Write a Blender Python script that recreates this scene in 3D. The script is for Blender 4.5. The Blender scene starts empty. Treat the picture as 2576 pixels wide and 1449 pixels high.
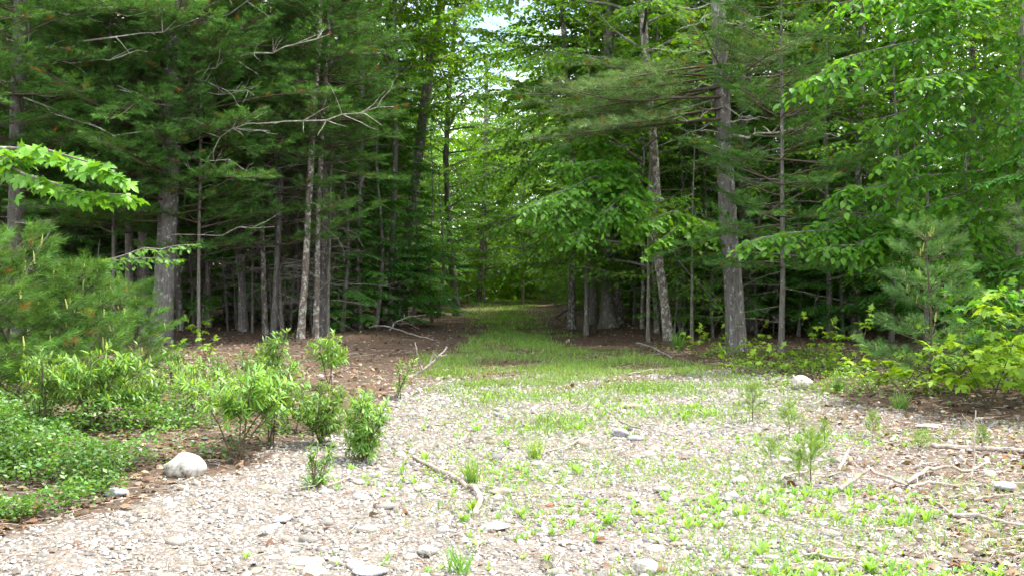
import bpy, math, random
import numpy as np
from mathutils import Vector, Matrix

sc = bpy.context.scene
# ------------------------------------------------------------------ camera, sky, sun, exposure
F = 1005.0 / 1024.0            # focal length in image widths
CAM_H = 1.6
PITCH = math.atan((287.5 - 270.0) / 1005.0)
cd = bpy.data.cameras.new('camera'); cam = bpy.data.objects.new('camera', cd)
sc.collection.objects.link(cam)
cd.sensor_width = 36.0; cd.lens = 36.0 * F; cd.clip_end = 2000.0
cam.location = (0, 0, CAM_H); cam.rotation_euler = (math.pi / 2 - PITCH, 0, 0)
sc.camera = cam

SUN_EL, SUN_AZ = 64.0, 72.0     # azimuth clockwise from +Y: high, from the right and slightly ahead
world = bpy.data.worlds.new('World'); sc.world = world; world.use_nodes = True
nt = world.node_tree; nt.nodes.clear()
w_out = nt.nodes.new('ShaderNodeOutputWorld'); w_bg = nt.nodes.new('ShaderNodeBackground')
w_sky = nt.nodes.new('ShaderNodeTexSky'); w_sky.sky_type = 'NISHITA'; w_sky.sun_disc = False
w_sky.sun_elevation = math.radians(SUN_EL); w_sky.sun_rotation = math.radians(SUN_AZ)
w_sky.dust_density = 1.5
w_tc = nt.nodes.new('ShaderNodeTexCoord'); w_no = nt.nodes.new('ShaderNodeTexNoise')
w_no.inputs['Scale'].default_value = 2.6; w_no.inputs['Detail'].default_value = 5
w_rp = nt.nodes.new('ShaderNodeValToRGB')
w_rp.color_ramp.elements[0].position = 0.36; w_rp.color_ramp.elements[1].position = 0.56
w_mx = nt.nodes.new('ShaderNodeMixRGB'); w_mx.inputs[2].default_value = (11.5, 11.7, 12.0, 1)
nt.links.new(w_tc.outputs['Generated'], w_no.inputs['Vector'])
nt.links.new(w_no.outputs['Fac'], w_rp.inputs['Fac'])
nt.links.new(w_rp.outputs['Color'], w_mx.inputs[0])
nt.links.new(w_sky.outputs['Color'], w_mx.inputs[1])
nt.links.new(w_mx.outputs['Color'], w_bg.inputs['Color'])
w_bg.inputs['Strength'].default_value = 0.15
nt.links.new(w_bg.outputs[0], w_out.inputs['Surface'])

sd = bpy.data.lights.new('sun', 'SUN'); sun = bpy.data.objects.new('sun', sd)
sc.collection.objects.link(sun)
sd.energy = 4.3; sd.angle = math.radians(3.0); sd.color = (1.0, 0.95, 0.87)
_a, _e = math.radians(SUN_AZ), math.radians(SUN_EL)
to_sun = Vector((math.sin(_a) * math.cos(_e), math.cos(_a) * math.cos(_e), math.sin(_e)))
sun.rotation_euler = to_sun.to_track_quat('Z', 'Y').to_euler()
sun.location = to_sun * 60

sc.view_settings.view_transform = 'Standard'; sc.view_settings.look = 'None'
sc.view_settings.exposure = 1.38; sc.view_settings.gamma = 1.0
sc.view_settings.use_curve_mapping = False
sc.render.engine = 'CYCLES'
cy = sc.cycles
cy.max_bounces = 5; cy.diffuse_bounces = 3; cy.glossy_bounces = 2; cy.transmission_bounces = 4
cy.transparent_max_bounces = 4; cy.use_denoising = True; cy.denoiser = 'OPENIMAGEDENOISE'
cy.use_adaptive_sampling = True; cy.adaptive_threshold = 0.05

# ------------------------------------------------------------------ helpers
RNG = np.random.default_rng(7)
S = 1024.0 / 2576.0
def smooth(a, b, x):
    t = np.clip((x - a) / (b - a), 0, 1); return t * t * (3 - 2 * t)
def vnoise(x, y, scale=1.0, seed=0):
    r = np.random.default_rng(1000 + seed); v = 0
    for k in range(7):
        an = r.random() * 6.283; fr = scale * (0.6 + 1.6 * r.random()); ph = r.random() * 6.283
        v = v + np.sin((x * math.cos(an) + y * math.sin(an)) * fr + ph + 0.8 * np.sin(fr * .7 * (y * math.cos(an) - x * math.sin(an)) + ph * 2))
    return v / 4.0
def xl(y): return np.interp(y, [3, 6.1, 7.8, 8.4, 10.5, 12.6, 16, 21, 30, 50, 70], [-4.6, -3.15, -2.7, -2.2, -1.75, -1.5, -1.7, -1.7, -2.1, -3.2, -6])
def xr(y): return np.interp(y, [3, 8, 10.6, 11.2, 13, 15.5, 18, 21, 30, 50, 70], [12, 8, 5.6, 4.8, 3.9, 4.2, 4.4, 2.2, 1.5, 1.0, -1])
def gz(x, y):
    x = np.asarray(x, float); y = np.asarray(y, float)
    z = 0.025 * vnoise(x, y, .55, 1) + 0.012 * vnoise(x, y, 1.7, 2)
    z = z + 0.13 * smooth(0.0, 1.8, xl(y) - x) + 0.10 * smooth(0.0, 1.6, x - xr(y))
    z = z + 0.10 * vnoise(x, y, .22, 3) * smooth(22, 35, y)
    return z
def ray(px, py):
    u = (px * S - 512.0) / 1005.0; v = (287.5 - py * S) / 1005.0
    c, s = math.cos(PITCH), math.sin(PITCH)
    return np.array([u, c + v * s, v * c - s])
def at(px, py, d):
    r = ray(px, py); r = r / r[1]
    return np.array([0, 0, CAM_H]) + r * d
def ground(px, py):
    r = ray(px, py); d = -CAM_H / r[2] * r[1]
    for _ in range(12):
        p = at(px, py, d); d += (p[2] - float(gz(p[0], p[1]))) / max(-r[2] / r[1], .02) * .7
        d = max(3.0, min(d, 80.0))
    p = at(px, py, d); return np.array([p[0], p[1], float(gz(p[0], p[1]))])
def nrm(v):
    v = np.asarray(v, float); return v / np.maximum(np.linalg.norm(v, axis=-1, keepdims=True), 1e-9)

class MB:
    def __init__(s): s.v = []; s.f = {3: [], 4: []}; s.c = []; s.n = 0; s.m = {3: [], 4: []}
    def add(s, v, f, col=(1, 1, 1), mat=0):
        v = np.asarray(v, float); f = np.asarray(f, int)
        c = np.asarray(col, float)
        if c.ndim == 1: c = np.broadcast_to(c, (len(v), 3))
        s.v.append(v); s.c.append(c); k = f.shape[1]
        s.f[k].append(f + s.n); s.m[k].append(np.full(len(f), mat, int)); s.n += len(v)
    def mesh(s, name, mats, smooth_=False, off=None):
        me = bpy.data.meshes.new(name)
        v = np.concatenate(s.v) if s.v else np.zeros((0, 3))
        if off is not None: v = v - np.asarray(off, float)
        c = np.concatenate(s.c)
        loops = []; starts = []; mi = []; st = 0
        for k in (3, 4):
            if s.f[k]:
                f = np.concatenate(s.f[k]); loops.append(f.ravel()); starts.append(st + np.arange(len(f)) * k)
                st += f.size; mi.append(np.concatenate(s.m[k]))
        loops = np.concatenate(loops); starts = np.concatenate(starts); mi = np.concatenate(mi)
        me.vertices.add(len(v)); me.vertices.foreach_set('co', v.astype(np.float32).ravel())
        me.loops.add(len(loops)); me.loops.foreach_set('vertex_index', loops.astype(np.int32))
        me.polygons.add(len(starts)); me.polygons.foreach_set('loop_start', starts.astype(np.int32))
        me.polygons.foreach_set('material_index', mi.astype(np.int32))
        if smooth_: me.polygons.foreach_set('use_smooth', np.ones(len(starts), bool))
        at_ = me.color_attributes.new('Col', 'FLOAT_COLOR', 'POINT')
        rgba = np.ones((len(v), 4), np.float32); rgba[:, :3] = c
        at_.data.foreach_set('color', rgba.ravel())
        for m in (mats if isinstance(mats, (list, tuple)) else [mats]): me.materials.append(m)
        me.update(calc_edges=True)
        return me

def link(name, me, parent=None, loc=(0, 0, 0), rotz=0.0, scale=1.0):
    o = bpy.data.objects.new(name, me); sc.collection.objects.link(o)
    o.location = Vector([float(q) for q in loc]); o.rotation_euler = (0, 0, rotz)
    o.scale = (scale, scale, scale) if not isinstance(scale, (tuple, list)) else scale
    if parent is not None: o.parent = parent
    return o
def thing(name, label, cat, loc=(0, 0, 0), group=None, rotz=0.0):
    o = link(name, None, None, loc, rotz); tag(o, label, cat, group); return o
def tag(o, label=None, cat=None, group=None, kind=None):
    if label: o['label'] = label
    if cat: o['category'] = cat
    if group: o['group'] = group
    if kind: o['kind'] = kind
    return o

def tube(mb, path, rad, sides=6, col=(1, 1, 1), mat=0, jitter=0.0, rng=None, cap=True):
    P = np.asarray(path, float); K = len(P); R = np.asarray(rad, float) * np.ones(K)
    T = np.gradient(P, axis=0); T = nrm(T)
    ref = np.array([0, 0, 1.0]) if abs(T[:, 2]).mean() < .8 else np.array([1.0, 0, 0])
    A = nrm(np.cross(T, ref)); B = np.cross(T, A)
    th = np.arange(sides) * 2 * math.pi / sides
    rr = R[:, None] * np.ones(sides)
    if jitter and rng is not None: rr = rr * (1 + jitter * rng.standard_normal((K, sides)))
    V = P[:, None] + rr[..., None] * (np.cos(th)[None, :, None] * A[:, None] + np.sin(th)[None, :, None] * B[:, None])
    V = V.reshape(-1, 3)
    i = np.arange(K - 1)[:, None] * sides; j = np.arange(sides)[None]
    j2 = (j + 1) % sides
    Q = np.stack([i + j, i + j2, i + sides + j2, i + sides + j], -1).reshape(-1, 4)
    mb.add(V, Q, col, mat)
    if cap:
        e = (K - 1) * sides
        V2 = np.concatenate([V[e:], P[-1:]]); tr = np.stack([np.arange(sides), (np.arange(sides) + 1) % sides, np.full(sides, sides)], -1)
        mb.add(V2, tr, col, mat)
        V3 = np.concatenate([V[:sides], P[:1]]); mb.add(V3, tr[:, ::-1], col, mat)

# leaf templates: length along +Y, normal +Z
def tri_fan(outline, z=None):
    o = np.array(outline, float); n = len(o)
    return o, np.array([[0, i, i + 1] for i in range(1, n - 1)])
L_DIA = (np.array([[0, 0, 0], [.30, .42, .06], [0, 1, -.07], [-.30, .42, .06]], float), np.array([[0, 1, 2], [0, 2, 3]]))
L_OVAL = (np.array([[0, 0, 0], [.22, .22, .05], [.29, .5, .05], [.17, .78, .01], [0, 1, -.10], [-.17, .78, .01], [-.29, .5, .05], [-.22, .22, .05], [0, .5, -.01]], float),
          np.array([[0, 1, 8], [1, 2, 8], [2, 3, 8], [3, 4, 8], [4, 5, 8], [5, 6, 8], [6, 7, 8], [7, 0, 8]]))
_mp = [(0, 0, 0), (.16, -.08, .0), (.44, .02, -.06), (.24, .19, .02), (.66, .46, -.08), (.40, .45, .02), (.37, .60, .0), (.15, .53, .04), (.20, .74, .02), (0, 1, -.12),
       (-.20, .74, .02), (-.15, .53, .04), (-.37, .60, .0), (-.40, .45, .02), (-.66, .46, -.08), (-.24, .19, .02), (-.44, .02, -.06), (-.16, -.08, 0), (0, .38, .03)]
L_MAPLE = (np.array(_mp, float), np.array([[i, i + 1, 18] for i in range(0, 17)] + [[17, 0, 18]]))
L_MAPLE_LO = (np.array([(0, 0, 0), (.40, .04, -.04), (.55, .5, -.05), (.2, .58, .02), (0, 1, -.1), (-.2, .58, .02), (-.55, .5, -.05), (-.40, .04, -.04)], float),
              np.array([[0, 1, 3], [1, 2, 3], [0, 3, 5], [3, 4, 5], [0, 5, 7], [5, 6, 7]]))
L_LANCE = (np.array([[0, 0, 0], [.07, .3, .02], [-.07, .3, .02], [.065, .65, -.03], [-.065, .65, -.03], [0, 1, -.18]], float),
           np.array([[0, 1, 2], [1, 3, 2], [2, 3, 4], [3, 5, 4]]))
L_WEED = (np.array([[0, 0, 0], [.09, .35, .10], [-.09, .35, .10], [.11, .68, .12], [-.11, .68, .12], [0, 1, .02], [0, .4, .05]], float),
          np.array([[0, 1, 6], [0, 6, 2], [1, 3, 6], [2, 6, 4], [3, 4, 6], [3, 5, 4]]))
L_BLADE = (np.array([[-.02, 0, 0], [.02, 0, 0], [.016, .55, .03], [-.016, .55, .03], [0, 1, -.12]], float), np.array([[0, 1, 2], [0, 2, 3], [3, 2, 4]]))

class Leaves:
    def __init__(s): s.p = []; s.d = []; s.n = []; s.s = []
    def add(s, p, d, n, size):
        p = np.atleast_2d(p); k = len(p)
        s.p.append(p); s.d.append(np.broadcast_to(d, (k, 3))); s.n.append(np.broadcast_to(n, (k, 3))); s.s.append(np.broadcast_to(size, (k,)))
    def frames(s):
        p = np.concatenate(s.p); d = nrm(np.concatenate(s.d)); n = np.concatenate(s.n); z = np.concatenate(s.s)
        x = nrm(np.cross(d, n)); nn = np.cross(x, d)
        return p, x, d, nn, z
    def count(s): return sum(len(q) for q in s.p)
    def bake(s, mb, tpl, col, rng, var=.22, mat=0, skip=0, width=1.0):
        p, x, d, n, z = s.frames()
        if skip: p, x, d, n, z = p[skip:], x[skip:], d[skip:], n[skip:], z[skip:]
        bake(mb, tpl, p, x * width, d, n, z, col, rng, var, mat)
def bake(mb, tpl, p, x, d, n, z, col, rng, var=.22, mat=0):
    tv, tf = tpl; N = len(p); k = len(tv)
    if N == 0: return
    V = p[:, None] + z[:, None, None] * (tv[None, :, 0:1] * x[:, None] + tv[None, :, 1:2] * d[:, None] + tv[None, :, 2:3] * n[:, None])
    Fc = (np.arange(N) * k)[:, None, None] + tf[None]
    c = np.asarray(col, float)
    if c.ndim == 1: c = np.broadcast_to(c, (N, 3))
    b = np.exp(rng.standard_normal(N) * var)[:, None]
    hue = rng.standard_normal((N, 1)) * .10
    c = np.clip(c * b * np.concatenate([1 + hue * 1.4, 1 + hue * .2, 1 - hue], 1), .002, .95)
    mb.add(V.reshape(-1, 3), Fc.reshape(-1, tf.shape[1]), np.repeat(c, k, 0), mat)
def rperp(d, rng):
    r = rng.standard_normal(d.shape); r = r - (r * d).sum(-1, keepdims=True) * d
    return nrm(r)

# ------------------------------------------------------------------ materials
def newmat(name):
    m = bpy.data.materials.new(name); m.use_nodes = True; t = m.node_tree; t.nodes.clear()
    o = t.nodes.new('ShaderNodeOutputMaterial'); return m, t, o
def N(t, typ, **kw):
    n = t.nodes.new(typ)
    for k, v in kw.items(): setattr(n, k, v)
    return n
def mixc(t, fac, a, b, blend='MIX'):
    m = N(t, 'ShaderNodeMixRGB', blend_type=blend)
    for i, q in enumerate((fac, a, b)):
        if hasattr(q, 'is_linked') or isinstance(q, bpy.types.NodeSocket): t.links.new(q, m.inputs[i])
        elif isinstance(q, (int, float)): m.inputs[i].default_value = q
        else: m.inputs[i].default_value = (*q, 1)
    return m.outputs[0]
def ramp(t, src, stops):
    r = N(t, 'ShaderNodeValToRGB'); cr = r.color_ramp
    while len(cr.elements) < len(stops): cr.elements.new(.5)
    for e, (p, c) in zip(cr.elements, stops): e.position = p; e.color = (*c, 1) if not isinstance(c, float) else (c, c, c, 1)
    t.links.new(src, r.inputs['Fac']); return r.outputs['Color']
def noise(t, scale, detail=4, vec=None, rough=.55):
    n = N(t, 'ShaderNodeTexNoise'); n.inputs['Scale'].default_value = scale; n.inputs['Detail'].default_value = detail
    n.inputs['Roughness'].default_value = rough
    if vec is not None: t.links.new(vec, n.inputs['Vector'])
    return n.outputs['Fac']
def mapped(t, sx, sy, sz, src='Object'):
    tc = N(t, 'ShaderNodeTexCoord'); mp = N(t, 'ShaderNodeMapping'); mp.inputs['Scale'].default_value = (sx, sy, sz)
    t.links.new(tc.outputs[src], mp.inputs['Vector']); return mp.outputs['Vector']
def leaf_mat(name, trans=.4, gloss=.05, rough=.4, objcol=None):
    m, t, o = newmat(name)
    if objcol is None:
        at_ = N(t, 'ShaderNodeAttribute', attribute_name='Col'); col = at_.outputs['Color']
        oi = N(t, 'ShaderNodeObjectInfo')
        col = mixc(t, 1.0, col, ramp(t, oi.outputs['Random'], [(0, (.82, .85, .8)), (1, (1.15, 1.12, 1.0))]), 'MULTIPLY')
    else:
        oi = N(t, 'ShaderNodeObjectInfo'); a = np.array(objcol)
        col = ramp(t, oi.outputs['Random'], [(0, tuple(a * .62)), (.5, tuple(a)), (1, tuple(np.minimum(a * (1.45, 1.22, 1.1), .9)))])
    di = N(t, 'ShaderNodeBsdfDiffuse'); tr = N(t, 'ShaderNodeBsdfTranslucent'); gl = N(t, 'ShaderNodeBsdfGlossy')
    gl.inputs['Roughness'].default_value = rough
    t.links.new(col, di.inputs['Color'])
    t.links.new(mixc(t, 1.0, col, (1.55, 1.35, .50), 'MULTIPLY'), tr.inputs['Color'])
    m1 = N(t, 'ShaderNodeMixShader'); m1.inputs[0].default_value = trans
    t.links.new(di.outputs[0], m1.inputs[1]); t.links.new(tr.outputs[0], m1.inputs[2])
    m2 = N(t, 'ShaderNodeMixShader'); m2.inputs[0].default_value = gloss
    t.links.new(m1.outputs[0], m2.inputs[1]); t.links.new(gl.outputs[0], m2.inputs[2])
    t.links.new(m2.outputs[0], o.inputs['Surface']); return m
def bark_mat(name, dark, light, lichen, lich_amt=.55, bands=False):
    m, t, o = newmat(name)
    v1 = mapped(t, 9, 9, 1.6); n1 = noise(t, 3.2, 6, v1, .65)
    col = ramp(t, n1, [(.30, dark), (.62, light)])
    v2 = mapped(t, 3, 3, 2.2); n2 = noise(t, 4.0, 5, v2, .7)
    f2 = ramp(t, n2, [(lich_amt, 0.0), (lich_amt + .07, 1.0)])
    n3 = noise(t, 26, 3, mapped(t, 1, 1, 1))
    f3 = mixc(t, 1.0, f2, ramp(t, n3, [(.35, .25), (.6, 1.0)]), 'MULTIPLY')
    col = mixc(t, f3, col, lichen)
    if bands:
        n4 = noise(t, 2.0, 3, mapped(t, 1.2, 1.2, 14)); col = mixc(t, ramp(t, n4, [(.55, 0.0), (.64, .7)]), col, light)
    oi = N(t, 'ShaderNodeObjectInfo')
    col = mixc(t, 1.0, col, ramp(t, oi.outputs['Random'], [(0, (.75, .75, .75)), (1, (1.15, 1.1, 1.05))]), 'MULTIPLY')
    b = N(t, 'ShaderNodeBsdfPrincipled'); b.inputs['Roughness'].default_value = .9; b.inputs['Specular IOR Level'].default_value = .15
    t.links.new(col, b.inputs['Base Color'])
    bp = N(t, 'ShaderNodeBump'); bp.inputs['Strength'].default_value = .8; bp.inputs['Distance'].default_value = .03
    t.links.new(n1, bp.inputs['Height']); t.links.new(bp.outputs[0], b.inputs['Normal'])
    t.links.new(b.outputs[0], o.inputs['Surface']); return m
def col_mat(name, rough=.85, bump=0.0, bscale=40, spec=.2):
    m, t, o = newmat(name)
    at_ = N(t, 'ShaderNodeAttribute', attribute_name='Col'); b = N(t, 'ShaderNodeBsdfPrincipled')
    v = mapped(t, 1, 1, 1); n1 = noise(t, bscale, 4, v)
    col = mixc(t, 1.0, at_.outputs['Color'], ramp(t, n1, [(.3, .72), (.7, 1.15)]), 'MULTIPLY')
    t.links.new(col, b.inputs['Base Color']); b.inputs['Roughness'].default_value = rough; b.inputs['Specular IOR Level'].default_value = spec
    if bump:
        bp = N(t, 'ShaderNodeBump'); bp.inputs['Strength'].default_value = bump; bp.inputs['Distance'].default_value = .01
        t.links.new(n1, bp.inputs['Height']); t.links.new(bp.outputs[0], b.inputs['Normal'])
    t.links.new(b.outputs[0], o.inputs['Surface']); return m
def rock_mat(name, stops, scale=14, objrand=True, bump=.5):
    m, t, o = newmat(name); v = mapped(t, 1, 1, 1)
    n1 = noise(t, scale, 6, v, .65); n2 = noise(t, scale * 6, 3, v)
    col = ramp(t, n1, [(.36, stops[0]), (.5, stops[1]), (.68, stops[2])])
    col = mixc(t, 1.0, col, ramp(t, n2, [(.3, .78), (.65, 1.08)]), 'MULTIPLY')
    if objrand:
        oi = N(t, 'ShaderNodeObjectInfo')
        col = mixc(t, 1.0, col, ramp(t, oi.outputs['Random'], [(0, (.45, .45, .47)), (.25, (.8, .78, .75)), (.5, (.95, .80, .66)), (.6, (1.1, 1.06, 1.0)), (1, (1.3, 1.27, 1.2))]), 'MULTIPLY')
    b = N(t, 'ShaderNodeBsdfPrincipled'); b.inputs['Roughness'].default_value = .85; b.inputs['Specular IOR Level'].default_value = .2
    bp = N(t, 'ShaderNodeBump'); bp.inputs['Strength'].default_value = bump; bp.inputs['Distance'].default_value = .015
    t.links.new(n1, bp.inputs['Height']); t.links.new(bp.outputs[0], b.inputs['Normal'])
    t.links.new(col, b.inputs['Base Color']); t.links.new(b.outputs[0], o.inputs['Surface']); return m

M_NEEDLE = leaf_mat('pine_needles', .30, .015, .5)
M_LEAF = leaf_mat('broad_leaves', .54, .02, .5)
M_WEED = leaf_mat('herb_leaves', .40, .04, .45)
M_BEECHLEAF = leaf_mat('beech_leaf', .54, .025, .5, objcol=(.080, .235, .015))
M_MAPLELEAF = leaf_mat('maple_leaf', .45, .025, .5, objcol=(.200, .370, .030))  # brighter, yellower copy of the maple leaf, sunlight put into its colour
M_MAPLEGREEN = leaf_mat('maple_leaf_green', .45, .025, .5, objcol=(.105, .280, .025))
M_DEADLEAF = leaf_mat('dead_leaves', .15, .03, .5)
M_PINEBARK = bark_mat('pine_bark', (.065, .060, .056), (.19, .18, .17), (.46, .48, .45), .56)
M_PINEBARK2 = bark_mat('young_pine_bark', (.06, .058, .053), (.16, .155, .14), (.42, .43, .40), .60, True)
M_LICHENBARK = bark_mat('lichen_bark', (.06, .052, .045), (.19, .165, .14), (.46, .48, .44), .50)
M_BEECHBARK = bark_mat('grey_bark', (.075, .072, .066), (.18, .172, .155), (.38, .38, .32), .55)
M_TWIG = bark_mat('dead_twig', (.14, .13, .115), (.32, .30, .27), (.50, .52, .48), .50)
M_DARKTWIG = bark_mat('shaded_twig', (.07, .064, .057), (.19, .175, .155), (.34, .35, .32), .56)  # darker copy of the dead twig, forest shade put into its colour
M_LIVETWIG = bark_mat('live_twig', (.05, .04, .03), (.12, .10, .07), (.2, .2, .17), .70)
M_DRYWOOD = bark_mat('dry_wood', (.17, .14, .115), (.40, .35, .305), (.55, .52, .48), .58)
M_PEBBLE = col_mat('pebbles', .85, .3, 60)
M_STONE = rock_mat('field_stone', ((.22, .205, .19), (.32, .30, .275), (.39, .37, .345)), 16)
M_BOULDER = rock_mat('granite', ((.13, .125, .105), (.36, .34, .30), (.54, .52, .48)), 2.6, False)
M_TANROCK = rock_mat('tan_granite', ((.20, .17, .15), (.40, .36, .31), (.50, .46, .41)), 3.0, False)
M_GREYROCK = rock_mat('slate_stone', ((.15, .15, .16), (.25, .25, .26), (.33, .33, .34)), 4, False)

# ------------------------------------------------------------------ ground
def zones(x, y):
    nz = vnoise(x, y, 1.1, 5); nf = vnoise(x, y, 3.6, 6)
    inl = x - xl(y); inr = xr(y) - x
    edge = np.minimum(inl, inr) + .22 * nz + .12 * nf
    g = smooth(-.12, .25, edge) * (1 - smooth(12.6, 16.0, y + .9 * nz + .6 * nf - .25 * np.clip(x, -2, 3)))
    right_mess = smooth(1.9, 4.2, x - .12 * (y - 8) + .5 * nz) * (1 - smooth(11.5, 13.5, y))
    g = g * (1 - .6 * right_mess)
    # grass: mid clearing and the track
    cx = np.interp(y, [12, 16, 21, 30, 50, 70], [1.2, 1.0, .15, -.1, -.6, -2.0])
    hw = np.interp(y, [12, 14.5, 17, 20, 22, 26, 36, 50, 70], [1.6, 2.1, 2.3, 1.7, .95, .70, 1.15, 1.9, 2.0])
    gr = smooth(-.5, .5, hw - np.abs(x - cx) + .55 * nz + .25 * nf) * np.clip(.72 + .55 * vnoise(x, y, 1.5, 41), .12, 1) * smooth(9.4, 15.6, y + .9 * nz + .5 * nf)
    return g, gr, right_mess
def axis(lo, hi, near_lo, near_hi, st, growth=1.28):
    a = list(np.arange(near_lo, near_hi + st, st)); s = st
    while a[-1] < hi: s *= growth; a.append(a[-1] + s)
    s = st
    while a[0] > lo: s *= growth; a.insert(0, a[0] - s)
    return np.array(a)
gx = axis(-400, 400, -14, 14, .13); gy = axis(-300, 500, 3.5, 26, .13)
X, Y = np.meshgrid(gx, gy); Z = gz(X, Y)
nearf = smooth(3, 4, Y) * (1 - smooth(26, 30, Y))
Z = Z + nearf * .008 * vnoise(X, Y, 9, 9)
V = np.stack([X, Y, Z], -1).reshape(-1, 3); ny, nx = X.shape
ii = np.arange(ny - 1)[:, None] * nx + np.arange(nx - 1)[None]
Q = np.stack([ii, ii + 1, ii + nx + 1, ii + nx], -1).reshape(-1, 4)
g, gr, rm = zones(V[:, 0], V[:, 1])
mb = MB(); mb.add(V, Q, np.stack([g, gr, rm], -1))
m, t, o = newmat('forest_ground')
zat = N(t, 'ShaderNodeAttribute', attribute_name='Col'); sp = N(t, 'ShaderNodeSeparateColor'); t.links.new(zat.outputs['Color'], sp.inputs[0])
vec = mapped(t, 1, 1, 1)
vo = N(t, 'ShaderNodeTexVoronoi'); vo.inputs['Scale'].default_value = 42; t.links.new(vec, vo.inputs['Vector'])
vo2 = N(t, 'ShaderNodeTexVoronoi'); vo2.inputs['Scale'].default_value = 95; t.links.new(vec, vo2.inputs['Vector'])
sv = N(t, 'ShaderNodeSeparateColor'); t.links.new(vo.outputs['Color'], sv.inputs[0])
gcol = ramp(t, sv.outputs[0], [(0, (.12, .11, .105)), (.3, (.20, .175, .15)), (.55, (.28, .25, .215)), (.8, (.34, .32, .28)), (1, (.42, .40, .37))])
sv2 = N(t, 'ShaderNodeSeparateColor'); t.links.new(vo2.outputs['Color'], sv2.inputs[0])
gcol = mixc(t, .5, gcol, ramp(t, sv2.outputs[1], [(0, (.12, .105, .09)), (.5, (.26, .22, .185)), (1, (.38, .36, .33))]))
n_l = noise(t, 18, 6, vec, .7); n_b = noise(t, 1.3, 4, vec)
lcol = ramp(t, n_l, [(.3, (.034, .026, .020)), (.5, (.078, .058, .043)), (.68, (.15, .115, .085))])
lcol = mixc(t, ramp(t, n_b, [(.42, 0.0), (.62, .6)]), lcol, (.115, .070, .046))
scol = ramp(t, n_l, [(.3, (.05, .05, .02)), (.7, (.15, .12, .06))])
c1 = mixc(t, sp.outputs[1], lcol, scol)
c2 = mixc(t, sp.outputs[0], c1, mixc(t, 1.0, mixc(t, ramp(t, n_b, [(.40, 0.0), (.66, .45)]), gcol, (.26, .21, .16)), (.62, .605, .585), 'MULTIPLY'))  # gravel bed darkened, painting shade into the gaps between pebbles
b = N(t, 'ShaderNodeBsdfPrincipled'); b.inputs['Roughness'].default_value = .95; b.inputs['Specular IOR Level'].default_value = .1
t.links.new(c2, b.inputs['Base Color'])
bp = N(t, 'ShaderNodeBump'); bp.inputs['Strength'].default_value = .9; bp.inputs['Distance'].default_value = .02
inv = N(t, 'ShaderNodeMath', operation='SUBTRACT'); inv.inputs[0].default_value = 1.0; t.links.new(vo.outputs['Distance'], inv.inputs[1])
hm = N(t, 'ShaderNodeMath', operation='MULTIPLY'); t.links.new(inv.outputs[0], hm.inputs[0]); hm.inputs[1].default_value = .6
ha = N(t, 'ShaderNodeMath', operation='ADD'); t.links.new(hm.outputs[0], ha.inputs[0]); t.links.new(n_l, ha.inputs[1])
t.links.new(ha.outputs[0], bp.inputs['Height']); t.links.new(bp.outputs[0], b.inputs['Normal'])
t.links.new(b.outputs[0], o.inputs['Surface'])
ground_o = tag(link('ground', mb.mesh('ground', m, True)), kind='structure')
ground_o['label'] = 'gravel clearing and leaf covered forest floor'

# ------------------------------------------------------------------ tree kit
GREEN_PINE = np.array([.058, .146, .032]); GREEN_HEM = np.array([.052, .160, .026])
def needles(mb, pos, d, seg, n, L, w, col, rng, mat=0, a0=.35, a1=1.05):
    pos = np.asarray(pos); d = nrm(d); K = len(pos); M = K * n
    P = np.repeat(pos, n, 0); D = np.repeat(d, n, 0); sg = np.repeat(np.asarray(seg), n)
    tt = rng.random(M); base = P + D * (sg * tt)[:, None]
    r = rperp(D, rng); an = rng.uniform(a0, a1, M) * (1.1 - .5 * tt)
    nd = D * np.cos(an)[:, None] + r * np.sin(an)[:, None]; nd[:, 2] -= .08; nd = nrm(nd)
    tip = base + nd * (L * rng.uniform(.75, 1.1, M))[:, None]
    sd_ = rperp(nd, rng) * (w * .5)
    V = np.stack([base - sd_, base + sd_, tip], 1).reshape(-1, 3)
    c = np.repeat(np.asarray(col) * np.ones((K, 3)), n, 0) * np.exp(rng.standard_normal(M) * .18)[:, None]
    mb.add(V, np.arange(M * 3).reshape(-1, 3), np.repeat(np.clip(c, .002, .9), 3, 0), mat)
def curve_path(p0, d0, L, K, bend, rng, wob=.06):
    pts = [np.array(p0, float)]; d = nrm(np.array(d0, float))
    for k in range(K):
        d = nrm(d + np.array([0, 0, bend / K]) + rng.standard_normal(3) * wob); pts.append(pts[-1] + d * L / K)
    return np.array(pts)
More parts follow.
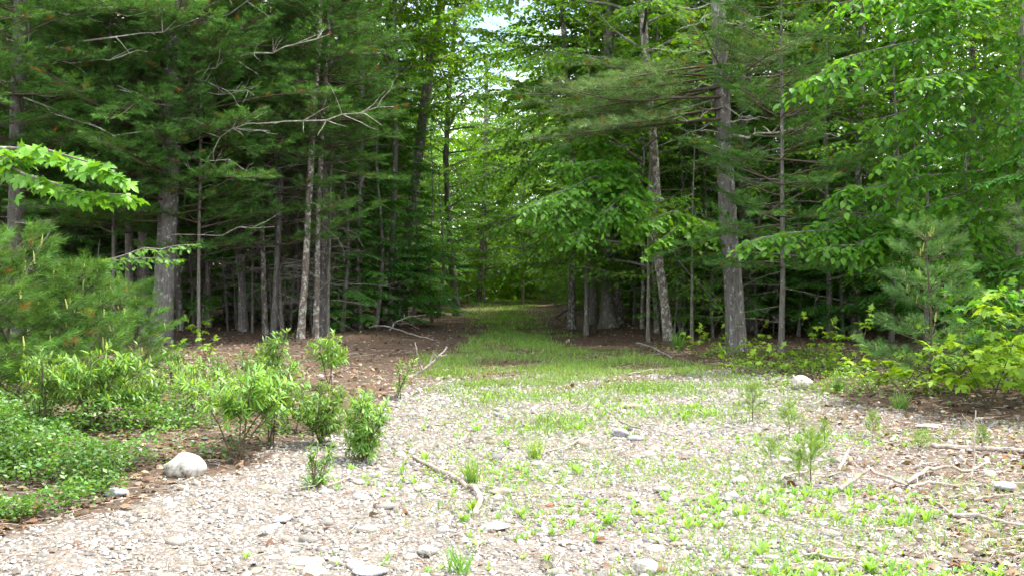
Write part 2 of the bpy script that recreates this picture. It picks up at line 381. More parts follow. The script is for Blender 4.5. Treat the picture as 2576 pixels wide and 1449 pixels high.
def pine_bough(mb, tufts, p0, az, L, el, rng, dens=1.0, bare=.3, r0=None, twig_mat=1):
    d0 = np.array([math.cos(az) * math.cos(el), math.sin(az) * math.cos(el), math.sin(el)])
    P = curve_path(p0, d0, L, 6, rng.uniform(-.1, .35), rng, .05)
    r0 = r0 or .006 + .0065 * L
    tube(mb, P, np.linspace(r0, .004, 7), 4, mat=twig_mat)
    ns = max(4, int(L * 7.5 * dens)); side = 1
    for i in range(ns):
        u = bare + (1 - bare) * (i + rng.random()) / ns; side = -side
        k = min(int(u * 6), 5); f = u * 6 - k; q = P[k] * (1 - f) + P[k + 1] * f; tdir = nrm(P[k + 1] - P[k])
        hz = nrm(np.cross(tdir, [0, 0, 1.0])) * side
        dd = nrm(tdir * rng.uniform(.5, .9) + hz * rng.uniform(.6, .9) + np.array([0, 0, rng.uniform(-.1, .3)]))
        sl = (.16 + .42 * L * (1 - u) * .55 + .1 * rng.random())
        e = q + dd * sl + np.array([0, 0, .05 * sl])
        tube(mb, [q, (q + e) / 2 - [0, 0, .01], e], [.004, .003, .002], 3, mat=twig_mat, cap=False)
        nt_ = max(1, int(sl / .11 * min(dens, 1.3)))
        for j in range(nt_):
            v = .3 + .7 * (j + .5) / nt_; b = q + (e - q) * v
            hd = nrm(dd + nrm(np.cross(dd, [0, 0, 1.0])) * (.7 if j % 2 else -.7) * rng.uniform(.5, 1.1) + np.array([0, 0, rng.uniform(-.05, .35)]))
            tufts.append((*b, *hd, rng.uniform(.10, .18)))
        tufts.append((*e, *dd, .12))
    tufts.append((*P[-1], *nrm(P[-1] - P[-2]), .15))
def dead_branch(mb, p0, az, L, el, rng, r0=.012, mat=0, twigs=4, bend=-.1, sides=4):
    d0 = np.array([math.cos(az) * math.cos(el), math.sin(az) * math.cos(el), math.sin(el)])
    P = curve_path(p0, d0, L, 6, bend + rng.uniform(-.2, .3), rng, .10)
    tube(mb, P, np.linspace(r0, r0 * .25, 7), sides, mat=mat)
    for i in range(twigs):
        u = rng.uniform(.25, .95); k = min(int(u * 6), 5); q = P[k]
        td = nrm(P[k + 1] - P[k]); dd = nrm(td * .7 + rng.standard_normal(3) * .5)
        T = curve_path(q, dd, L * rng.uniform(.15, .4), 3, 0, rng, .15)
        tube(mb, T, np.linspace(r0 * .45, r0 * .15, 4), 3, mat=mat, cap=False)
def tuft_bake(mb, tufts, n, L, w, col, rng, mat=0, brown=.012, var=.25):
    T = np.array(tufts); K = len(T)
    c = np.asarray(col)[None] * np.exp(rng.standard_normal((K, 1)) * var) * (1 + rng.standard_normal((K, 3)) * .06)
    br = rng.random(K) < brown; c[br] = np.array([.22, .09, .03])
    needles(mb, T[:, :3], T[:, 3:6], T[:, 6], n, L, w, c, rng, mat)

def pine_crown(seed, H, live, rmax, nz_dens=1.0, nn=18):
    """whorled boughs from height live to H; coarser above 9 m"""
    rng = np.random.default_rng(seed); mb = MB(); tl, th = [], []
    h = live
    while h < H:
        k = rng.integers(4, 6) if h < 9.5 else 4
        a0 = rng.random() * 6.28
        for j in range(k):
            u = (h - live) / (H - live)
            L = rmax * (1 - u) ** .8 * rng.uniform(.65, 1.1) * (0.75 + .25 * min(1, u * 8)) + .25
            pine_bough(mb, tl if h < 9.5 else th, (0, 0, h + rng.uniform(-.12, .12)), a0 + j * 6.283 / k + rng.uniform(-.3, .3), L, rng.uniform(-.22, .32) + .35 * u, rng,
                       nz_dens if h < 9.5 else .5 * nz_dens, .25 if h < 9.5 else .15)
        h += rng.uniform(.38, .52) if h < 9.5 else .85
    tuft_bake(mb, tl, nn, .11, .0105, GREEN_PINE, rng)
    if th: tuft_bake(mb, th, 10, .17, .022, GREEN_PINE, rng)
    return mb.mesh('pine_crown', [M_NEEDLE, M_LIVETWIG])
def dead_set(seed, h0, h1, Lm, n, r=.011):
    rng = np.random.default_rng(seed); mb = MB()
    for i in range(n):
        h = h0 + (h1 - h0) * (i + rng.random()) / n
        dead_branch(mb, (0, 0, h), rng.random() * 6.283, Lm * rng.uniform(.45, 1.1), rng.uniform(-.25, .25), rng, r * rng.uniform(.6, 1.2), twigs=rng.integers(2, 6), sides=3)
    return mb.mesh('dead_branches', [M_DARKTWIG])
def hemlock_crown(seed, H, live, rmax):
    rng = np.random.default_rng(seed); mb = MB(); LV = Leaves(); h = live
    while h < H:
        for j in range(3):
            u = (h - live) / (H - live); az = rng.random() * 6.283
            L = rmax * (1 - u) ** .7 * rng.uniform(.6, 1.1) + .2
            d0 = np.array([math.cos(az), math.sin(az), .12]); P = curve_path((0, 0, h), d0, L, 5, -.45, rng, .05)
            tube(mb, P, np.linspace(.006 + .004 * L, .003, 6), 3, mat=1, cap=False)
            ns = max(4, int(L * 11)); s_ = 1
            for i in range(ns):
                v = .15 + .85 * (i + rng.random()) / ns; k = min(int(v * 5), 4); q = P[k] + (P[k + 1] - P[k]) * (v * 5 - k); s_ = -s_
                td = nrm(P[k + 1] - P[k]); hz = nrm(np.cross(td, [0, 0, 1.0])) * s_
                dd = nrm(td * .75 + hz * .75 + np.array([0, 0, -.18])); sl = .12 + .4 * L * (1 - v) * .8
                m_ = max(3, int(sl / .035)); w_ = (np.arange(m_) + .5) / m_
                p = q + dd * (w_ * sl)[:, None] - np.array([0, 0, .12]) * (w_ ** 2 * sl)[:, None]
                alt = np.where(np.arange(m_) % 2 == 0, 1.0, -1.0)[:, None]
                ld = dd + np.cross(dd, [0, 0, 1.0]) * alt * .8 + rng.standard_normal((m_, 3)) * .15
                LV.add(p, ld - np.array([0, 0, .15]), nrm(np.array([0, 0, 1.0]) + dd * .5 + rng.standard_normal(3) * .35), rng.uniform(.09, .14))
        h += rng.uniform(.22, .34)
    LV.bake(mb, L_DIA, GREEN_HEM, rng, .30, width=.62)
    return mb.mesh('hemlock_crown', [M_NEEDLE, M_LIVETWIG])
def spray(mb, LV, q, dd, sl, leaf, rng, sp=.06, twig_mat=1, droop=.25, up=(0, 0, 1.0)):
    m_ = max(3, int(sl / sp)); w_ = (np.arange(m_) + .6) / m_
    p = q + dd * (w_ * sl)[:, None] - np.array([0, 0, droop]) * (w_ ** 2 * sl)[:, None]
    tube(mb, [q, q + dd * sl * .5 - [0, 0, droop * sl * .25], q + dd * sl - [0, 0, droop * sl]], [.004, .003, .0015], 3, mat=twig_mat, cap=False)
    alt = np.where(np.arange(m_) % 2 == 0, 1.0, -1.0)[:, None]
    hz = nrm(np.cross(dd, up))
    ld = dd * .7 + hz * alt * .75 + rng.standard_normal((m_, 3)) * .25 - np.array([0, 0, .55])
    ld[-1] = dd - np.array([0, 0, .3])
    n = np.array(up) * .8 + dd * .35 + hz * alt * .45 + rng.standard_normal((m_, 3)) * .40
    LV.add(p, ld, n, leaf * rng.uniform(.7, 1.15, m_))
def leafy_limb(mb, LV, P, rng, leaf=.085, smax=1.0, n=None, start=.2, sp=.06, r0=.02, twig_mat=1, droop=.25, sub=True, vz=(-.25, .3)):
    P = np.asarray(P, float); K = len(P) - 1; Ltot = np.linalg.norm(np.diff(P, axis=0), axis=1).sum()
    tube(mb, P, np.linspace(r0, .004, K + 1), 5, mat=twig_mat)
    n = n or max(4, int(Ltot * 5)); s_ = 1
    for i in range(n):
        v = start + (1 - start) * (i + rng.random() * .8) / n; k = min(int(v * K), K - 1)
        q = P[k] + (P[k + 1] - P[k]) * (v * K - k); s_ = -s_
        td = nrm(P[k + 1] - P[k]); hz = nrm(np.cross(td, [0, 0, 1.0])) * s_
        dd = nrm(td * rng.uniform(.5, .9) + hz * rng.uniform(.5, 1.0) + np.array([0, 0, rng.uniform(*vz)]))
        sl = smax * (.35 + .65 * (1 - v)) * rng.uniform(.55, 1.15)
        spray(mb, LV, q, dd, sl, leaf, rng, sp, twig_mat, droop)
        if sub and sl > .45:
            for z in (.35, .6):
                d2 = nrm(dd * .7 + nrm(np.cross(dd, [0, 0, 1.0])) * rng.choice([-1, 1]) * .8 + rng.standard_normal(3) * .12)
                spray(mb, LV, q + dd * sl * z - np.array([0, 0, droop]) * z * z * sl, d2, sl * .5, leaf, rng, sp, twig_mat, droop)
    spray(mb, LV, P[-1], nrm(P[-1] - P[-2]), smax * .4, leaf, rng, sp, twig_mat, droop)
def leafy_crown(seed, h0, h1, rmax, nl, leaf, col, tpl=L_DIA, sp=.075, smax=1.1, shape='layer', var=.28):
    rng = np.random.default_rng(seed); mb = MB(); LV = Leaves()
    for i in range(nl):
        u = (i + rng.random()) / nl; h = h0 + (h1 - h0) * u; az = i * 2.4 + rng.uniform(-.5, .5)
        if shape == 'layer': L = rmax * (1 - .75 * u) * rng.uniform(.6, 1.1); el = rng.uniform(.0, .35)
        else: L = rmax * (.35 + .9 * math.sin(math.pi * min(.95, .12 + .85 * u))) * rng.uniform(.6, 1.05); el = rng.uniform(.2, .75)
        d0 = np.array([math.cos(az) * math.cos(el), math.sin(az) * math.cos(el), math.sin(el)])
        P = curve_path((0, 0, h), d0, L, 5, -.35, rng, .10)
        leafy_limb(mb, LV, P, rng, leaf, smax, max(6, int(L * 6)), .15, sp, .008 + .009 * L)
    LV.bake(mb, tpl, col, rng, var)
    return mb.mesh('leafy_crown', [M_LEAF, M_BEECHBARK])
def trunk_mesh(path, r0, r1, mat, seed, sides=12, flare=.5, rings=None, off=None):
    rng = np.random.default_rng(seed); P = np.asarray(path, float)
    s_ = np.concatenate([[0], np.cumsum(np.linalg.norm(np.diff(P, axis=0), axis=1))]); H = s_[-1]
    n = rings or max(10, int(H * 2)); u = np.concatenate([[0, .1, .25, .45, .8], np.linspace(1.2, H, n)])
    Q = np.stack([np.interp(u, s_, P[:, k]) for k in range(3)], -1)
    Q[0, 2] -= .12
    wob = np.stack([vnoise(u * 1.3 + seed, u * 0 + k * 7.7, 1.0, 20 + k) for k in range(2)], -1) * r0 * .10
    Q[:, :2] += wob * np.clip(u / 1.5, 0, 1)[:, None]
    R = r0 + (r1 - r0) * (u / H) ** .9 + r0 * flare * np.exp(-u / .28)
    mb = MB(); th = np.arange(sides) * 6.283 / sides; ph = rng.random() * 6.28
    lob = 1 + .22 * flare * np.exp(-u / .35)[:, None] * np.cos(5 * th + ph)[None] + .035 * rng.standard_normal((len(u), sides))
    Vv = np.stack([Q[:, None, 0] + R[:, None] * lob * np.cos(th), Q[:, None, 1] + R[:, None] * lob * np.sin(th), np.broadcast_to(Q[:, None, 2], lob.shape)], -1).reshape(-1, 3)
    i = np.arange(len(u) - 1)[:, None] * sides; j = np.arange(sides)[None]; j2 = (j + 1) % sides
    mb.add(Vv, np.stack([i + j, i + j2, i + sides + j2, i + sides + j], -1).reshape(-1, 4))
    return mb.mesh('trunk', mat, True, off)

C_BEECH = np.array([.090, .225, .016]); C_MAPLE = np.array([.105, .24, .018])
PINE_CROWN = [pine_crown(11, 14.0, 2.5, 2.9, 1.1), pine_crown(12, 15.5, 3.1, 3.1, 1.1), pine_crown(13, 12.5, 2.1, 2.5, 1.15)]
POLE_CROWN = [pine_crown(14, 11.0, 3.7, 1.9, 1.0), pine_crown(15, 12.0, 4.4, 1.7, 1.0)]
DEAD = [dead_set(21, .7, 4.2, 2.0, 30), dead_set(22, .6, 5.4, 1.7, 34, .009), dead_set(23, .9, 4.4, 2.3, 26, .012)]
HEM = [hemlock_crown(31, 6.0, .5, 1.7), hemlock_crown(32, 8.5, .8, 2.2), hemlock_crown(33, 4.0, .35, 1.3)]
BEECH = [leafy_crown(41, 1.0, 7.5, 3.2, 36, .125, C_BEECH), leafy_crown(42, 1.4, 9.0, 3.6, 38, .125, C_BEECH), leafy_crown(43, .5, 5.0, 2.6, 30, .12, C_BEECH), leafy_crown(44, 2.6, 10.0, 4.2, 44, .13, C_BEECH)]
CANOPY = [leafy_crown(51, 5.0, 15.5, 3.6, 36, .16, C_MAPLE, sp=.085, smax=1.4, shape='round'), leafy_crown(52, 6.0, 17, 3.9, 38, .16, C_MAPLE, sp=.085, smax=1.4, shape='round'),
          leafy_crown(53, 3.6, 12, 3.3, 36, .15, C_MAPLE, sp=.085, smax=1.3, shape='round')]
def vpath(H, lean=0, seed=0):
    r = np.random.default_rng(seed); a = r.random() * 6.28; k = np.linspace(0, 1, 7)
    return np.stack([lean * k ** 1.5 * H * math.cos(a) + .06 * np.sin(k * 7 + a), lean * k ** 1.5 * H * math.sin(a) + .06 * np.cos(k * 6), k * H], -1)
TR_PINE = [trunk_mesh(vpath(14, .0, 1), .115, .03, M_PINEBARK, 1), trunk_mesh(vpath(15, .0, 2), .09, .03, M_PINEBARK2, 2), trunk_mesh(vpath(13, .0, 3), .13, .03, M_PINEBARK, 3)]
TR_POLE = [trunk_mesh(vpath(11.5, .0, 4), .06, .02, M_LICHENBARK, 4, 8, .3), trunk_mesh(vpath(11.5, .0, 5), .042, .02, M_PINEBARK2, 5, 8, .3)]
TR_LEAF = [trunk_mesh(vpath(15, .0, 6), .12, .04, M_BEECHBARK, 6), trunk_mesh(vpath(16, .0, 7), .15, .04, M_LICHENBARK, 7), trunk_mesh(vpath(15, .0, 8), .095, .03, M_BEECHBARK, 8)]
TR_SAP = [trunk_mesh(vpath(7.5, .0, 9), .055, .012, M_BEECHBARK, 9, 8, .3), trunk_mesh(vpath(6, .0, 10), .045, .01, M_PINEBARK2, 10, 8, .3)]

LANDMARK = [(40, 'the ringed pine at the edge'), (200, 'the bushy young pines'), (405, 'the thick pine'), (575, 'the gap beside the thick pine'), (690, 'the slender straight trunk'), (765, 'the white flecked trunk'), (815, 'the dark pole'),
            (900, 'the low hemlocks'), (965, 'the grey upright trunk'), (1050, 'the leaning maple'), (1130, 'the forked trunk'), (1215, 'the far grass'), (1330, 'the end of the grassy track'), (1436, 'the slim pale trunk'), (1530, 'the flared trunk'),
            (1660, 'the crooked slim trunk'), (1840, 'the big flaky pine'), (1966, 'the slender lichen trunk'), (2100, 'the level beech limb'), (2320, 'the head-high young pine'), (2490, 'the sunlit maple shrubs')]
def where(x, y):
    px = (x / y * 1005 + 512) / S
    i = int(np.argmin([abs(px - q_[0]) for q_ in LANDMARK])); d = px - LANDMARK[i][0]
    row = 'front row' if y < 26 else 'second row' if y < 31 else 'third row' if y < 38 else 'fourth row' if y < 46 else 'fifth row' if y < 54 else 'last row'
    side = 'straight behind' if abs(d) < 18 else 'behind, left of' if d < 0 else 'behind, right of'
    return side + ' ' + LANDMARK[i][1] + ', ' + row
USED = {}
SHORT = {'pine': 'dark pine', 'pole': 'bare pole pine', 'hemlock': 'small dark hemlock', 'beech': 'layered green beech', 'canopy': 'tall leafy maple'}
def plant_tree(kind, x, y, label, group=None, scale=1.0, rot=None, variant=None, name=None, trunk=True):
    v = int(RNG.integers(0, 99)) if variant is None else variant
    rz = float(RNG.random() * 6.283) if rot is None else rot
    z = float(gz(x, y))
    nm = {'pine': 'pine_tree', 'pole': 'slender_pine_tree', 'hemlock': 'hemlock_tree', 'beech': 'beech_tree', 'canopy': 'maple_tree'}[kind]
    lab = (('low sapling ' + kind.replace('canopy', 'maple')) if name else SHORT[kind]) + ' ' + where(x, y)
    if lab in USED:
        s0, y0 = USED[lab]; a_ = 'larger ' if scale > s0 else 'slighter '; b_ = ', nearer' if y < y0 else ', farther'
        lab = next((q_ for q_ in (a_ + lab, lab + b_, a_ + lab + b_) if q_ not in USED and len(q_.split()) < 17), lab)
    USED.setdefault(lab, (scale, y))
    t = thing(name or nm, lab, 'tree', (x, y, z), group, rz); t.scale = (scale,) * 3
    if kind == 'pine':
        link('trunk', TR_PINE[v % 3], t); link('crown', PINE_CROWN[v % 3], t); link('dead_branches', DEAD[(v // 3) % 3], t)
    elif kind == 'pole':
        link('trunk', TR_POLE[v % 2], t); link('crown', POLE_CROWN[v % 2], t); link('dead_branches', DEAD[(v // 2) % 3], t, scale=(.7, .7, 1.0))
    elif kind == 'hemlock':
        link('trunk', TR_SAP[v % 2], t, scale=(1.3, 1.3, [1.0, 1.15, .68][v % 3])); link('crown', HEM[v % 3], t)
    elif kind == 'beech':
        v = v if v == 3 else v % 3; link('trunk', TR_SAP[0], t, scale=(1.2, 1.2, [1.05, 1.25, .75, 1.38][v])); link('crown', BEECH[v], t)
    else:
        link('trunk', TR_LEAF[v % 3], t); link('crown', CANOPY[(v // 3) % 3], t)
    return t

# ------------------------------------------------------------------ named trees, from the photograph
def px_path(pts, d, top, extra=None):
    """trunk path at depth d through picture points (foot first), continued up to height top"""
    W = [at(px, py, d) for px, py in pts]; W[0][2] = float(gz(W[0][0], W[0][1]))
    a, b2 = W[-2], W[-1]; dr = nrm(b2 - a)
    while W[-1][2] < top:
        dr = nrm(dr * .8 + np.array([0, 0, .25])); W.append(W[-1] + dr * 1.2)
    return np.array(W)
def named_tree(name, label, pts, r0, r1, mat, crown=None, top=14, foot=None, dead=None, seed=0, flare=.5, d=None, crown_rot=0.0, crown_scale=1.0):
    if d is None: d = ground(*pts[0])[1]
    P = px_path(pts, d, top); base = P[0].copy()
    t = thing(name, label, 'tree', base)
    link('trunk', trunk_mesh(P, r0, r1, mat, 100 + seed, 14, flare, off=base), t)
    k = np.argmin(abs(P[:, 2] - 7.0)); off = P[k] - base
    if crown is not None: link('crown', crown, t, (off[0], off[1], 0), crown_rot, crown_scale)
    if dead is not None: link('dead_branches', dead, t, (off[0] * .4, off[1] * .4, 0), crown_rot)
    return t, P, base
def add_dead(t, base, p0, p1, r0, rng, twigs=4, name='dead_branch', sag=0.0, mat=None, K=7, wob=.03):
    p0 = np.asarray(p0, float); p1 = np.asarray(p1, float); u = np.linspace(0, 1, K)[:, None]
    P = p0 + (p1 - p0) * u; L = np.linalg.norm(p1 - p0)
    P[:, 2] -= sag * np.sin(u[:, 0] * math.pi) * L
    P[1:-1] += rng.standard_normal((K - 2, 3)) * wob * L
    mb = MB(); tube(mb, P, np.linspace(r0, r0 * .3, K), 6)
    for i in range(twigs):
        k = rng.integers(1, K - 1); td = nrm(P[k + 1] - P[k]); dd = nrm(td * .8 + rng.standard_normal(3) * .55)
        T = curve_path(P[k], dd, L * rng.uniform(.1, .3), 4, 0, rng, .15)
        tube(mb, T, np.linspace(r0 * .5, r0 * .15, 5), 4, cap=False)
    return link(name, mb.mesh(name, mat or M_TWIG, False, base), t)

rg = np.random.default_rng(77)
# main pine on the right
tR, PR, bR = named_tree('pine_tree', 'tall straight pine with flaky grey bark, largest trunk on the right of the clearing',
    [(1852, 882), (1848, 760), (1838, 620), (1824, 420), (1815, 250), (1808, 60), (1806, 0)], .185, .08, M_PINEBARK, None, 17, seed=1, flare=.25)
dR = bR[1]
mbp = MB(); tf = []
for j in range(15):     # live bough reaching over the track, and the ones above the frame
    pz = at(1815, 165 + 27 * (j % 6), dR); pz[1] -= .1
    az = math.pi + rg.uniform(-.55, .75); pine_bough(mbp, tf, pz, az, rg.uniform(2.2, 4.4) if j < 12 else 1.4, rg.uniform(-.25, .15), rg, 1.25, .25)
for j in range(10):
    pz = at(1815, 180 + 15 * (j % 6), dR); pine_bough(mbp, tf, pz, rg.uniform(-1.9, .5), rg.uniform(1.0, 2.6), rg.uniform(-.1, .3), rg, 1.0, .3)
for j in range(60):
    h = 7.8 + j * .15; pine_bough(mbp, tf, (PR[-1][0], PR[-1][1], h), j * 2.4, 3.2 * (1 - j / 75), .15, rg, .5, .2)
tuft_bake(mbp, tf, 17, .11, .0085, np.array([.115, .200, .080]), rg, brown=.02)
link('crown', mbp.mesh('crown', [M_NEEDLE, M_LIVETWIG], False, bR), tR)
for (a, bb, r, tw) in [((1818, 335), (1990, 325), .035, 4), ((1985, 322), (2110, 345), .02, 3), ((1815, 120), (1970, 150), .018, 3), ((1812, 118), (1640, 122), .016, 3), ((1808, 25), (1700, 78), .02, 4),
                       ((1830, 378), (1960, 386), .012, 1), ((1815, 372), (1752, 345), .012, 2), ((1822, 165), (1940, 215), .014, 3), ((1808, 170), (1772, 245), .014, 1), ((1812, 335), (1760, 330), .02, 2),
                       ((1812, 60), (1950, 30), .012, 3), ((1814, 300), (1650, 370), .016, 4), ((1820, 290), (1950, 300), .014, 6), ((1815, 240), (1600, 290), .02, 9), ((1815, 225), (1560, 240), .018, 9), ((1815, 270), (1690, 300), .016, 8),
                       ((1820, 255), (1900, 300), .014, 6), ((1815, 10), (1640, 0), .014, 4), ((1848, 560), (1865, 558), .02, 0), ((1846, 555), (1866, 570), .015, 0)]:
    p0 = at(*a, dR - .05); p1 = at(*bb, dR - rg.uniform(-.3, .9)); add_dead(tR, bR, p0, p1, r, rg, tw, sag=rg.uniform(-.05, .08))
# curved-grey trunk left of it
t2, P2, b2_ = named_tree('maple_tree', 'crooked slim tree with pale blotched lichen bark, just left of the big pine',
    [(1682, 855), (1672, 760), (1656, 640), (1650, 480), (1642, 330), (1628, 180), (1618, 40)], .105, .06, M_LICHENBARK, CANOPY[2], 15, seed=2, flare=.35, crown_rot=1.0)
# buttressed tree and its dark twin
t3, P3, b3_ = named_tree('beech_tree', 'thick trunk with a flared foot of roots beside the grassy track',
    [(1532, 822), (1528, 760), (1526, 640), (1522, 450), (1526, 250), (1532, 60)], .165, .10, M_BEECHBARK, CANOPY[0], 16, seed=3, flare=.9, crown_rot=2.0)
t4, P4, b4_ = named_tree('maple_tree', 'dark trunk standing tight behind the flared trunk',
    [(1556, 818), (1552, 640), (1546, 400), (1540, 150)], .12, .07, M_LICHENBARK, CANOPY[1], 15, d=b3_[1] + .7, seed=4, crown_rot=.3)
t5, P5, b5_ = named_tree('maple_tree', 'brown upright trunk left of the flared trunk, half hidden by leaves',
    [(1492, 800), (1490, 600), (1488, 400), (1494, 200), (1497, 80)], .14, .09, M_BEECHBARK, CANOPY[2], 15, d=29, seed=5, crown_rot=4.0)
t6, P6, b6_ = named_tree('birch_tree', 'slim pale trunk near the track edge, right of the grass',
    [(1436, 792), (1440, 650), (1442, 450), (1432, 250), (1425, 170)], .10, .06, M_LICHENBARK, BEECH[1], 12, d=27, seed=6)
t7, P7, b7_ = named_tree('pine_tree', 'broad dark trunk standing behind the big flaky pine',
    [(1882, 850), (1880, 650), (1876, 420)], .20, .11, M_PINEBARK, PINE_CROWN[1], 15, d=25, seed=7, dead=DEAD[0])
t8, P8, b8_ = named_tree('young_pine_tree', 'slender straight lichen covered trunk right of the big pine',
    [(1964, 900), (1970, 700), (1968, 480), (1966, 250)], .055, .012, M_PINEBARK2, PINE_CROWN[2], 7.0, seed=8, dead=DEAD[1], crown_scale=.8, crown_rot=2.2)
# leaning trunk in the centre
t9, P9, b9_ = named_tree('maple_tree', 'leaning dark maple trunk over the left side of the track',
    [(1008, 800), (1030, 560), (1048, 430), (1064, 300), (1082, 150), (1112, 0)], .17, .12, M_PINEBARK, CANOPY[1], 17, d=31, seed=9, crown_rot=5.0)
t10, P10, b10_ = named_tree('maple_tree', 'slim forked trunk right of the leaning maple',
    [(1150, 770), (1128, 560), (1122, 400), (1128, 250), (1140, 120)], .13, .06, M_BEECHBARK, CANOPY[2], 14, d=36, seed=10, crown_rot=3.0)
add_dead(t10, b10_, at(1124, 330, 36), at(1172, 230, 36), .07, rg, 3, 'fork')
t11, P11, b11_ = named_tree('maple_tree', 'grey upright trunk behind the pine boughs left of the leaning maple',
    [(962, 790), (965, 550), (968, 380), (972, 200), (985, 20)], .17, .11, M_BEECHBARK, CANOPY[0], 16, d=32, seed=11, crown_rot=2.4)
t12, P12, b12_ = named_tree('birch_tree', 'pale leaning trunk far down the track',
    [(1204, 748), (1208, 690), (1214, 600), (1218, 500)], .14, .08, M_LICHENBARK, BEECH[1], 12, d=50, seed=12)
# left: big pine, edge pine, slender trunks
t13, P13, b13_ = named_tree('pine_tree', 'thickest pine on the left, lichen flecked foot showing below dark boughs',
    [(405, 862), (412, 740), (420, 600), (432, 350), (440, 100), (445, 0)], .21, .12, M_PINEBARK, None, 17, seed=13, flare=.3)
mbp = MB(); tf = []
for j in range(34):
    h = 2.7 + j * .16; k = np.argmin(abs(P13[:, 2] - h)); pine_bough(mbp, tf, (P13[k][0], P13[k][1], h), j * 2.4 + rg.uniform(-.3, .3), rg.uniform(1.6, 3.6), rg.uniform(-.1, .2), rg, 1.1, .3)
for j in range(34):
    h = 2.6 + j * .17; k = np.argmin(abs(P13[:, 2] - h)); pine_bough(mbp, tf, (P13[k][0], P13[k][1], h), -1.57 + rg.uniform(-1.0, 1.3), rg.uniform(1.6, 3.2), rg.uniform(-.15, .1), rg, 1.1, .35)
for j in range(40):
    h = 8.2 + j * .2; pine_bough(mbp, tf, (P13[-1][0], P13[-1][1], h), j * 2.4, 3.2 * (1 - j / 50), .15, rg, .5, .2)
tuft_bake(mbp, tf, 18, .11, .010, GREEN_PINE, rg)
link('crown', mbp.mesh('crown', [M_NEEDLE, M_LIVETWIG], False, b13_), t13)
d13 = b13_[1]
for (a, bb, r, tw) in [((440, 300), (720, 305), .026, 8), ((715, 305), (990, 268), .018, 9), ((470, 215), (560, 150), .024, 5), ((555, 152), (830, 85), .021, 9), ((560, 150), (600, 45), .015, 4), ((450, 250), (650, 215), .010, 6), ((445, 180), (640, 240), .010, 6), ((440, 380), (640, 420), .010, 6), ((445, 120), (300, 60), .010, 5), ((440, 470), (610, 450), .009, 6),
                       ((450, 330), (680, 330), .018, 10), ((440, 410), (560, 395), .016, 4), ((440, 60), (720, -20), .02, 6), ((430, 590), (690, 570), .012, 4), ((440, 270), (300, 225), .016, 5), ((450, 20), (620, -10), .03, 3)]:
    add_dead(t13, b13_, at(*a, d13 - .3), at(*bb, d13 - rg.uniform(.5, 1.8)), r * 1.0, rg, tw, sag=rg.uniform(.0, .06))
t14, P14, b14_ = named_tree('pine_tree', 'pale ringed pine trunk at the left edge with bare side branches',
    [(30, 905), (36, 620), (40, 480), (44, 240), (52, 0)], .135, .10, M_PINEBARK2, PINE_CROWN[1], 15, d=19.5, seed=14, crown_rot=1.2)
d14 = b14_[1]
for (a, bb, r, tw) in [((70, 115), (500, 45), .022, 4), ((70, 160), (370, 130), .020, 4), ((60, 245), (360, 330), .018, 2), ((60, 20), (370, 30), .02, 5), ((55, 405), (250, 385), .016, 3), ((50, 235), (-20, 232), .015, 2),
                       ((40, 110), (-20, 80), .02, 1), ((40, 560), (150, 545), .018, 4), ((130, 560), (60, 700), .02, 3), ((60, 235), (200, 225), .012, 4), ((45, 400), (-20, 395), .018, 2), ((40, 200), (-20, 210), .016, 2)]:
    add_dead(t14, b14_, at(*a, d14 - .1), at(*bb, d14 - rg.uniform(.2, 1.5)), r * 1.05, rg, tw, sag=rg.uniform(-.03, .05))
for i, (pts, r, d, lab, mt) in enumerate([
    ([(326, 868), (325, 600), (322, 270)], .09, 21.5, 'slim grey trunk between the left edge pine and the thick pine', M_PINEBARK2),
    ([(688, 838), (698, 640), (706, 480), (716, 200)], .068, 22.2, 'slender straight trunk, first of the row left of the track', M_PINEBARK2),
    ([(712, 842), (702, 720), (700, 640)], .05, 22.3, 'thin leaning stem at the foot of the slender trunk row', M_PINEBARK2),
    ([(756, 846), (768, 690), (776, 540), (786, 330), (800, 150), (806, 20)], .080, 21.6, 'white flecked leaning trunk left of the track', M_LICHENBARK),
    ([(794, 840), (798, 690), (802, 500), (812, 300), (825, 100)], .064, 21.8, 'narrow mottled trunk in front of the thicker dark pole', M_LICHENBARK),
    ([(812, 832), (814, 600), (818, 380), (832, 120)], .10, 22.6, 'thicker dark pole behind the narrow mottled trunk', M_PINEBARK),
    ([(824, 830), (826, 690), (830, 560)], .04, 22.4, 'very thin pale stem right of the dark pole', M_PINEBARK2)]):
    t_, P_, b_ = named_tree('slender_pine_tree', lab, pts, r, r * .5, mt, (PINE_CROWN[0] if i == 0 else PINE_CROWN[2] if i == 1 else POLE_CROWN[i % 2]) if r > .06 else None, 11 if r > .06 else 5, d=d, seed=30 + i, flare=.25, dead=DEAD[(i + 1) % 3], crown_rot=i * 1.3)

